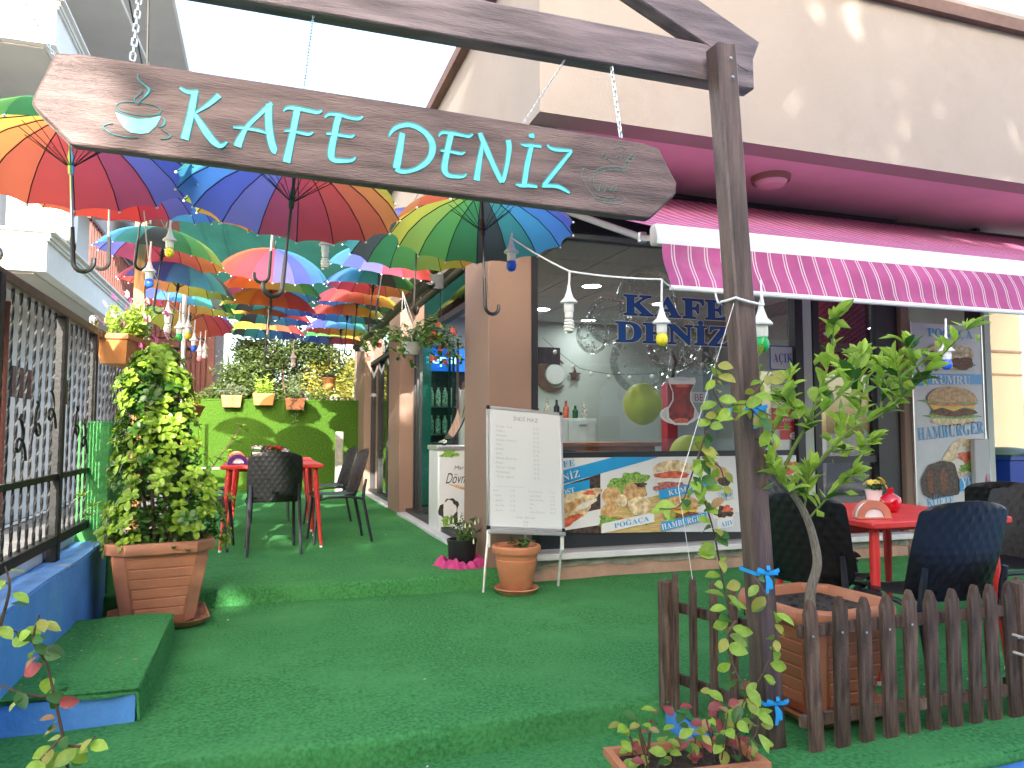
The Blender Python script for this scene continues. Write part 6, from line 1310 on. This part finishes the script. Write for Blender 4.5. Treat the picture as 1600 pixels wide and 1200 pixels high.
q = at_y(857, 556, 9.82); o = MB().box((q.x, 9.81, q.z), (.34, .05, .24), b=.005).build('wall_screen', 'fridge_black'); tag(o, 'small black screen on the rear shop wall above the clock', 'screen')
pl_ = thing('red_pipe_column', 'thin red column inside the shop behind the tea glass sticker', 'column', (3.55, 7.3, .1)); q = at_y(1046, 650, 7.3); MB().box((q.x, 7.3, .9), (.14, .14, 1.6), b=.01).build('shaft', 'sign_red', pl_, world=True); MB().tube([V(q.x, 7.25, 1.7), V(q.x + .06, 7.25, 1.95), V(q.x - .02, 7.25, 2.08)], .02, 8).build('hook', 'fridge_black', pl_, world=True)
pf_ = thing('drinks_fridge', 'tall drinks cooler with a blue lit header inside the side door', 'fridge', (2.75, 9.5, .1)); q = at_y(700, 562, 9.3); MB().box((q.x - .02, 9.6, 1.05), (.95, .5, 1.9), b=.01).build('cabinet', 'fridge_black', pf_, world=True); MB().box((q.x - .02, 9.33, q.z), (.93, .03, .30), b=.005).build('header', 'pepsi_blue', pf_, world=True)
PH = Panel((q.x - .02, 9.312, q.z), (1, 0, 0), (0, 0, 1), (0, -1, 0)); mb = MB(); PH.text(mb, 'pepsi', -.08, -.05, .13, 1, 0, .42, serif=False); mb.build('header_lettering', 'sign_glow', pf_, world=True, smooth=False)
for j in range(4):
    MB().box((q.x - .02, 9.345, .4 + .36 * j), (.85, .02, .02)).build('shelf', 'steel', pf_, world=True)
    mb = MB()
    for k in range(9): mb.lathe([(.035, 0), (.035, .16), (.015, .21), (.015, .24)], 8, (q.x - .39 + .09 * k, 9.33, .41 + .36 * j))
    mb.build('bottles', 'shelf_goods', pf_, world=True)
# ice cream display in the side door
ic = thing('ice_cream_display', 'white ice cream display with curved glass and printed side by the side door', 'display case', (2.3, 7.6, .1)); yq = 7.35; q0 = at_y(684, 800, yq); q1 = at_y(760, 800, yq); wI = q1.x - q0.x
MB().box(((q0.x + q1.x) / 2, yq + .22, .55), (wI, .44, .85), b=.015).build('body', 'print_white', ic, world=True); MB().box(((q0.x + q1.x) / 2, yq + .22, .99), (wI + .03, .47, .05), b=.008).build('rim', 'alu', ic, world=True)
MB().sheet(lambda u, v: (q0.x + .04 + .32 * math.sin(v * 1.45) , lerp(yq + .02, yq + .42, u), 1.01 + .62 * (1 - math.cos(v * 1.45)) + .14 * v), 4, 14).build('curved_glass', 'clear', ic, world=True); MB().tube([V(q0.x + .04 + .32 * math.sin(v * .145), yq, 1.01 + .62 * (1 - math.cos(v * .145)) + .014 * v) for v in range(11)], .008, 6).build('glass_edge', 'chrome_frame', ic, world=True)
PI_ = Panel((q0.x, yq - .0, .13), (1, 0, 0), (0, 0, 1), (0, -1, 0)); mb = MB(); PI_.text(mb, 'Maraş', .17, .64, .04, 2, 0, .16, serif=False, align='l', shear=.2); PI_.text(mb, 'Dövme', .08, .50, .11, 2, 0, .26, serif=False, align='l', shear=.25); PI_.blob(mb, .22, .46, .10, .014, 2, 1, .1, seed=5, tilt=-.3)
PI_.blob(mb, .12, .22, .10, .13, 2, 0, .12, seed=6); PI_.blob(mb, .12, .24, .07, .09, 3, 2, .08, seed=7); PI_.blob(mb, .10, .12, .06, .05, 4, 3, .15, seed=8); PI_.blob(mb, .12, .80, .09, .04, 2, 3, .2, seed=9); PI_.blob(mb, .40, .38, .05, .16, 2, 4, .1, seed=10); mb.build('side_print', ['print_black', 'bun', 'paper', 'lettuce', 'sign_red'], ic, world=True, smooth=False)
rs = MB(); flower(rs, (q0.x + .36, yq + .1, 1.62), .05, (-.2, -1, .3), 0, 7); flower(rs, (q0.x + .36, yq + .08, 1.62), .035, (0, -1, .4), 0, 6); rs.tube([(q0.x + .36, yq + .12, 1.62), (q0.x + .30, yq + .2, 1.3)], .006, 5, 1); o = rs.build('red_rose', ['petal_red', 'stem_green']); tag(o, 'red rose on the ice cream display', 'flower')
for k, (x, y) in enumerate(((2.62, 7.0), (3.0, 6.9))):
    t = dup(CH0, (x, y, .1), R(180 if k else 160), 'dark chair at the counter inside the shop, %s one' % ('left', 'right')[k], TG)
for k, (x, y) in enumerate(lamps):
    t = thing('downlight', ('round lit ceiling light inside the shop nearest the window lettering', 'round lit ceiling light above the rear kitchen cabinets', 'round lit ceiling light inside, seen past the side door', 'round lit ceiling light in the far right corner inside', 'round lit ceiling light inside behind the corner pillar', 'round lit ceiling light inside the door', 'round lit ceiling light inside behind the entrance post')[k], 'ceiling light', (x, y, 2.728), group='ceiling lights inside the shop'); MB().lathe([(.0001, -.006), (.10, -.006)], 24, caps=False).build('diffuser', 'lamp_glow', t); MB().lathe([(.10, -.010), (.118, -.008), (.12, .004), (.10, .004)], 24, caps=False).build('ring', 'white_plastic', t)
# balloons behind the glass
rr = random.Random(14)
def balloon(u, v, r_px, y, label, m, conf=0):
    c = at_y(u, v, y); r = r_px / 1150 * (c - V(0, 0, CAM_H)).length * .97; t = thing('balloon', label, 'balloon', tuple(c), group='balloons behind the shop window')
    prof = [(max(1e-5, r * math.sin(math.pi * i / 16) * (1 - .10 * (i < 8) * (1 - i / 8))), -r * 1.08 * math.cos(math.pi * i / 16)) for i in range(17)]; MB().lathe(prof, 26).build('skin', m, t); MB().lathe([(.0001, -r * 1.07), (.014, -r * 1.13), (.004, -r * 1.12)], 8).build('knot', m, t)
    if conf:
        mb = MB()
        for k in range(conf):
            d = rand_dir(rr); p = d * r * .97; a = d.orthogonal().normalized(); b = d.cross(a); s = rr.uniform(.008, .02); mb.add([p + a * s, p + b * s * .6, p - a * s, p - b * s * .6], [(0, 1, 2, 3)])
        mb.build('confetti', 'confetti', t, smooth=False)
    return t
for u, v, r, y, lab in ((926, 525, 27, 5.95, 'small clear confetti balloon at the left of the bunch'), (951, 500, 36, 6.1, 'clear confetti balloon beside the window lettering'), (1002, 565, 50, 6.0, 'large clear confetti balloon below the lettering'), (1010, 470, 48, 6.15, 'clear confetti balloon behind the letter K'), (1052, 535, 44, 6.3, 'clear confetti balloon behind the letters'), (1092, 555, 30, 6.1, 'clear confetti balloon next to the entrance post')): balloon(u, v, r, y, lab, 'clear', 120)
balloon(1004, 631, 31, 5.8, 'lime green balloon in the middle of the window', 'balloon_lime'); balloon(1076, 712, 30, 5.8, 'lime green balloon low in the window behind the vine', 'balloon_lime')

# ------------------------------------------------------------------ festoon lamps
sock = MB().lathe([(.006, .12), (.008, .10), (.012, .085), (.020, .062), (.036, .046), (.036, .040), (.021, .038), (.021, .004), (.019, 0), (.0001, 0)], 16).mesh('socket', 'white_plastic')
FG = 'festoon lamps on white cables'
def festoon(u, v, d, L_, kind, label):
    c = at(u, v, d); t = thing('festoon_lamp', label, 'lamp', tuple(c), group=FG); t.scale = (1.25,) * 3; L_ = (.12 + L_) / 1.25 - .12; link('socket', sock, t); MB().tube([(0, 0, .10), (.004, 0, .12 + L_)], .005, 6).build('lead', 'white_plastic', t)
    if kind == 'spiral':
        mb = MB().lathe([(.018, 0), (.018, -.02), (.015, -.025)], 12); mb.tube([V((.013 + .006 * math.sin(math.pi * k / 40)) * math.cos(k * .72), (.013 + .006 * math.sin(math.pi * k / 40)) * math.sin(k * .72), -.028 - .0015 * k) for k in range(41)], .0058, 6); mb.build('spiral_bulb', 'bulb_white', t)
    else: MB().lathe([(.016, .002), (.0225, -.012), (.0245, -.024), (.022, -.038), (.012, -.048), (.0001, -.05)], 16).build('bulb', 'bulb_' + kind, t)
    return c + V(.004, 0, (.12 + L_) * 1.25)
F1 = festoon(889, 488, 3.9, .10, 'spiral', 'white spiral lamp at the left of the shop window'); F2 = festoon(1034, 521, 3.7, .155, 'yellow', 'yellow lamp hanging before the window lettering'); F3 = festoon(1190, 527, 3.0, .06, 'green', 'green lamp beside the lemon tree'); F4 = festoon(1479, 562, 4.45, .13, 'blue', 'blue lamp before the tall banner'); festoon(799, 408, 4.4, .05, 'blue', 'blue lamp at the edge of the green umbrella')
pw = post_at(1.58)
def sagw(pts, n=8, sag=.03):
    out_ = []
    for a, b in zip(pts[:-1], pts[1:]):
        for k in range(n): t = k / n; out_.append(a.lerp(b, t) - V(0, 0, sag * (b - a).length * 4 * t * (1 - t) * .6))
    return out_ + [pts[-1]]
wr = [at(800, 372, 4.3), F1, F2, V(*val(AX0 + .02, 1)) + V(0, .02, 0), V(*val(AX0 + .30, 1)) + V(0, .02, -.02), pw + V(-.06, .03, .06), pw + V(-.06, -.058, .06), pw + V(.06, -.058, .04), F3, V(*val(2.62, .75)) + V(0, -.03, 0)]
o = MB().tube(sagw(wr), .005, 6).build('festoon_cable', 'white_plastic'); tag(o, 'white festoon cable crossing the shop window and wrapped round the post', 'cable')
for u, v, d, L_, k, lab in ((265, 388, 5.0, .28, 'yellow', 'yellow lamp before the wooden post umbrella row'), (233, 436, 5.2, .15, 'blue', 'blue lamp left of the wooden post'), (508, 395, 5.0, .20, 'spiral', 'white spiral lamp between middle and right umbrella rows'), (262, 500, 6.0, .1, 'spiral', 'white spiral lamp above the bush'), (280, 522, 6.6, .16, 'green', 'green lamp over the bush'), (294, 520, 7.0, .15, 'yellow', 'small yellow lamp over the bush'), (303, 540, 7.6, .15, 'blue', 'small blue lamp right of the bush top'), (312, 556, 8.2, .15, 'pink', 'pink lamp right of the bush top'), (320, 552, 8.6, .15, 'white', 'white lamp furthest along the left cable'), (458, 566, 9.0, .15, 'white', 'white pendant lamp before the hedge')): festoon(u, v, d, L_, k, lab)
o = MB().tube(sagw([at(225, 330, 4.9), at(232, 405, 5.2), at(262, 470, 6.0), at(287, 490, 6.8), at(305, 520, 7.8), at(322, 535, 8.7)]), .004, 5).build('festoon_cable', 'white_plastic'); tag(o, 'white festoon cable running back along the left row', 'cable')

# ------------------------------------------------------------------ right-hand yard
yw = thing('yard_wall', 'cream plaster wall of the sunlit yard at far right', 'wall', (9, 9, 0)); MB().box((9.8, 9.4, 1.8), (5.6, .15, 3.8)).build('plaster', 'cream_wall', yw, world=True); mb = MB().box((9.8, 9.31, 2.15), (5.6, .03, .03)).box((9.8, 9.31, 2.55), (5.6, .03, .04)); mb.build('moulding', 'plinth', yw, world=True); MB().box((9.8, 9.30, .35), (5.6, .06, .9)).build('sunlit_band', 'white_wall', yw, world=True)  # whiter foot of the wall puts the sunlight there into the colour
wb = thing('wheelie_bin', 'blue plastic bin with dark green lid beside the tall banner', 'bin', (7.45, 5.6, 0)); bx0 = at_y(1578, 740, 5.6)
P = []
for a, b, z in ((.24, .24, 0), (.31, .30, .86), (.335, .33, .87), (.335, .33, .91)): P += [V(-a, -b, z), V(a, -b, z), V(a, b, z), V(-a, b, z)]
MB().add(P, [(3, 2, 1, 0), (12, 13, 14, 15)] + [(i * 4 + k, i * 4 + (k + 1) % 4, i * 4 + 4 + (k + 1) % 4, i * 4 + 4 + k) for i in range(3) for k in range(4)]).build('bin_body', 'bin_blue', wb)
MB().sheet(lambda u, v: (lerp(-.36, .36, u), lerp(-.36, .34, v), .925 + .07 * math.sin(math.pi * u) * math.sin(math.pi * (v * .8 + .1))), 12, 10, .02).build('lid', 'bin_green', wb)
for s in (-1, 1): MB().lathe([(.09, -.025), (.09, .025)], 16, rot=Matrix.Rotation(R(90), 3, 'Y'), c=(s * .26, .26, .09)).build('wheel', 'black_plastic', wb)
wb.location = (bx0.x + .12, 5.75, 0.0)
for k, (u0, v0, u1, v1, m_) in enumerate(((1534, 622, 1546, 740, 'alu'), (1528, 626, 1540, 745, 'petal_pink'))):
    a = at_y(u0, v0, 5.5); b = at_y(u1, v1, 5.35); e = a + (b - a) * ((a.z) / (a.z - b.z)); br_ = thing('broom', ('metal', 'pink')[k] + ' broom handle leaning beside the tall banner', 'broom', (e.x, e.y, 0.0), group='brooms by the banner')
    MB().tube([a, e + V(0, 0, .1)], .011, 8).build('handle', m_, br_, world=True); MB().tube([a, a.lerp(e, .10)], .0135, 8).build('grip', 'fridge_black', br_, world=True); MB().box(e + V(0, 0, .06), (.26, .06, .11), b=.01).build('bristle_head', 'sign_red', br_, world=True)
# string tied to post
o = MB().tube(sagw([post_at(1.62) + V(-.06, -.05, 0), at(1060, 760, 2.7), at(1082, 905, 2.75)], 8, .0), .0013, 5).build('tie_string', 'white_plastic'); tag(o, 'thin white string slanting down left of the entrance post', 'string')

# ------------------------------------------------------------------ unseen houses added behind the viewpoint to darken the window reflections
for k, (x, wd, h, m_, lab) in enumerate(((-9, 12, 6.5, 'far_wall', 'pale unseen house added behind the viewpoint for darker window reflections'), (4.5, 13, 7.5, 'pillar_paint', 'brown unseen house added behind the viewpoint for darker window reflections'), (19, 14, 6.2, 'white_wall', 'white unseen house added behind the viewpoint for darker window reflections'))):
    t = thing('reflection_house', lab, 'house', (x, -24, -.3)); MB().box((0, -3, h / 2), (wd, 6, h)).build('wall', m_, t); MB().box((0, -3, h + .1), (wd + .5, 6.6, .2)).build('roof', 'roof_trim', t)
    for i in range(4):
        for z in (1.7, 4.7):
            f = MB().box((-wd / 2 + wd * (i + .5) / 4, .03, z), (1.3, .08, 1.4)).build('window', 'white_trim', t); MB().box((-wd / 2 + wd * (i + .5) / 4, .08, z), (1.1, .03, 1.2)).build('pane', 'window_dark', f)
# ------------------------------------------------------------------ carpet pile along the folded edges, and litter
rr = random.Random(77); mb = MB()
def blade(p, n, h):
    d = (Vector(n) + rand_dir(rr) * .55).normalized() * h * rr.uniform(.6, 1.3); s_ = rand_dir(rr) * .0016; p = Vector(p); mb.add([p - s_, p + s_, p + d], [(0, 1, 2)])
for k in range(5200):
    x = rr.uniform(-.92, 1.66); blade((x, 2.885 + rr.uniform(-.005, .03) + .012 * math.sin(4 * x), -.005 + rr.uniform(-.03, .006)), (0, -.7, .7), .009)
for k in range(3600):
    x = rr.uniform(-.95, 1.66); blade((x, 5.275 + rr.uniform(-.005, .03), .115 + rr.uniform(-.03, .006)), (0, -.7, .7), .008)
for k in range(2200): blade((rr.uniform(-.92, -.445), 3.306, rr.uniform(.128, .138)), (0, -.9, .3), .008); blade((-.447, rr.uniform(3.31, 4.55), rr.uniform(.125, .142)), (.6, 0, .7), .008)
for k in range(3000): blade((rr.uniform(1.66, 3.4), 2.03 + rr.uniform(-.005, .03), -.008), (0, -.6, .7), .009)
o = mb.build('carpet_pile', 'carpet', smooth=False); tag(o, 'short green carpet fibres along the folded carpet edges', 'carpet pile', kind='stuff')
mb = MB(); tops = [(-.8, 1.6, 3.0, 5.2, .006), (-.8, 1.6, 5.5, 8, .127), (1.8, 3.4, 2.1, 3.2, .003), (-.9, -.5, 3.4, 4.5, .15), (-.9, 1.6, 2.2, 2.85, -.104)]
for k in range(150):
    x0, x1, y0, y1, z = rr.choice(tops); p = V(rr.uniform(x0, x1), rr.uniform(y0, y1), z + .006); a = rand_dir(rr, -.1, .1) * rr.uniform(.003, .009); b = V(-a.y, a.x, .002) * .6; mb.add([p - a, p + b, p + a, p - b], [(0, 1, 2, 3)], 0 if k % 3 else 1)
o = mb.build('leaf_litter', ['leaf_tan', 'petal_pale'], smooth=False); tag(o, 'tiny dry petals and crumbs scattered on the carpet', 'litter', kind='stuff')

# string of small bulbs inside the shop
sl = thing('string_lights', 'string of tiny bulbs sagging across the rear of the shop', 'string lights', tuple(at_y(850, 520, 8.6))); pts = sagw([at_y(848, 528, 8.6), at_y(905, 575, 8.6), at_y(960, 585, 8.6), at_y(1030, 582, 8.6), at_y(1110, 560, 8.6)], 6, .03)
MB().tube(pts, .003, 4).build('wire', 'fridge_black', sl, world=True)
for k, p in enumerate(pts[2::3]): MB().sphere(p - V(0, 0, .04), .028, 10, 7).build('bulb', 'bulb_white', sl, world=True)
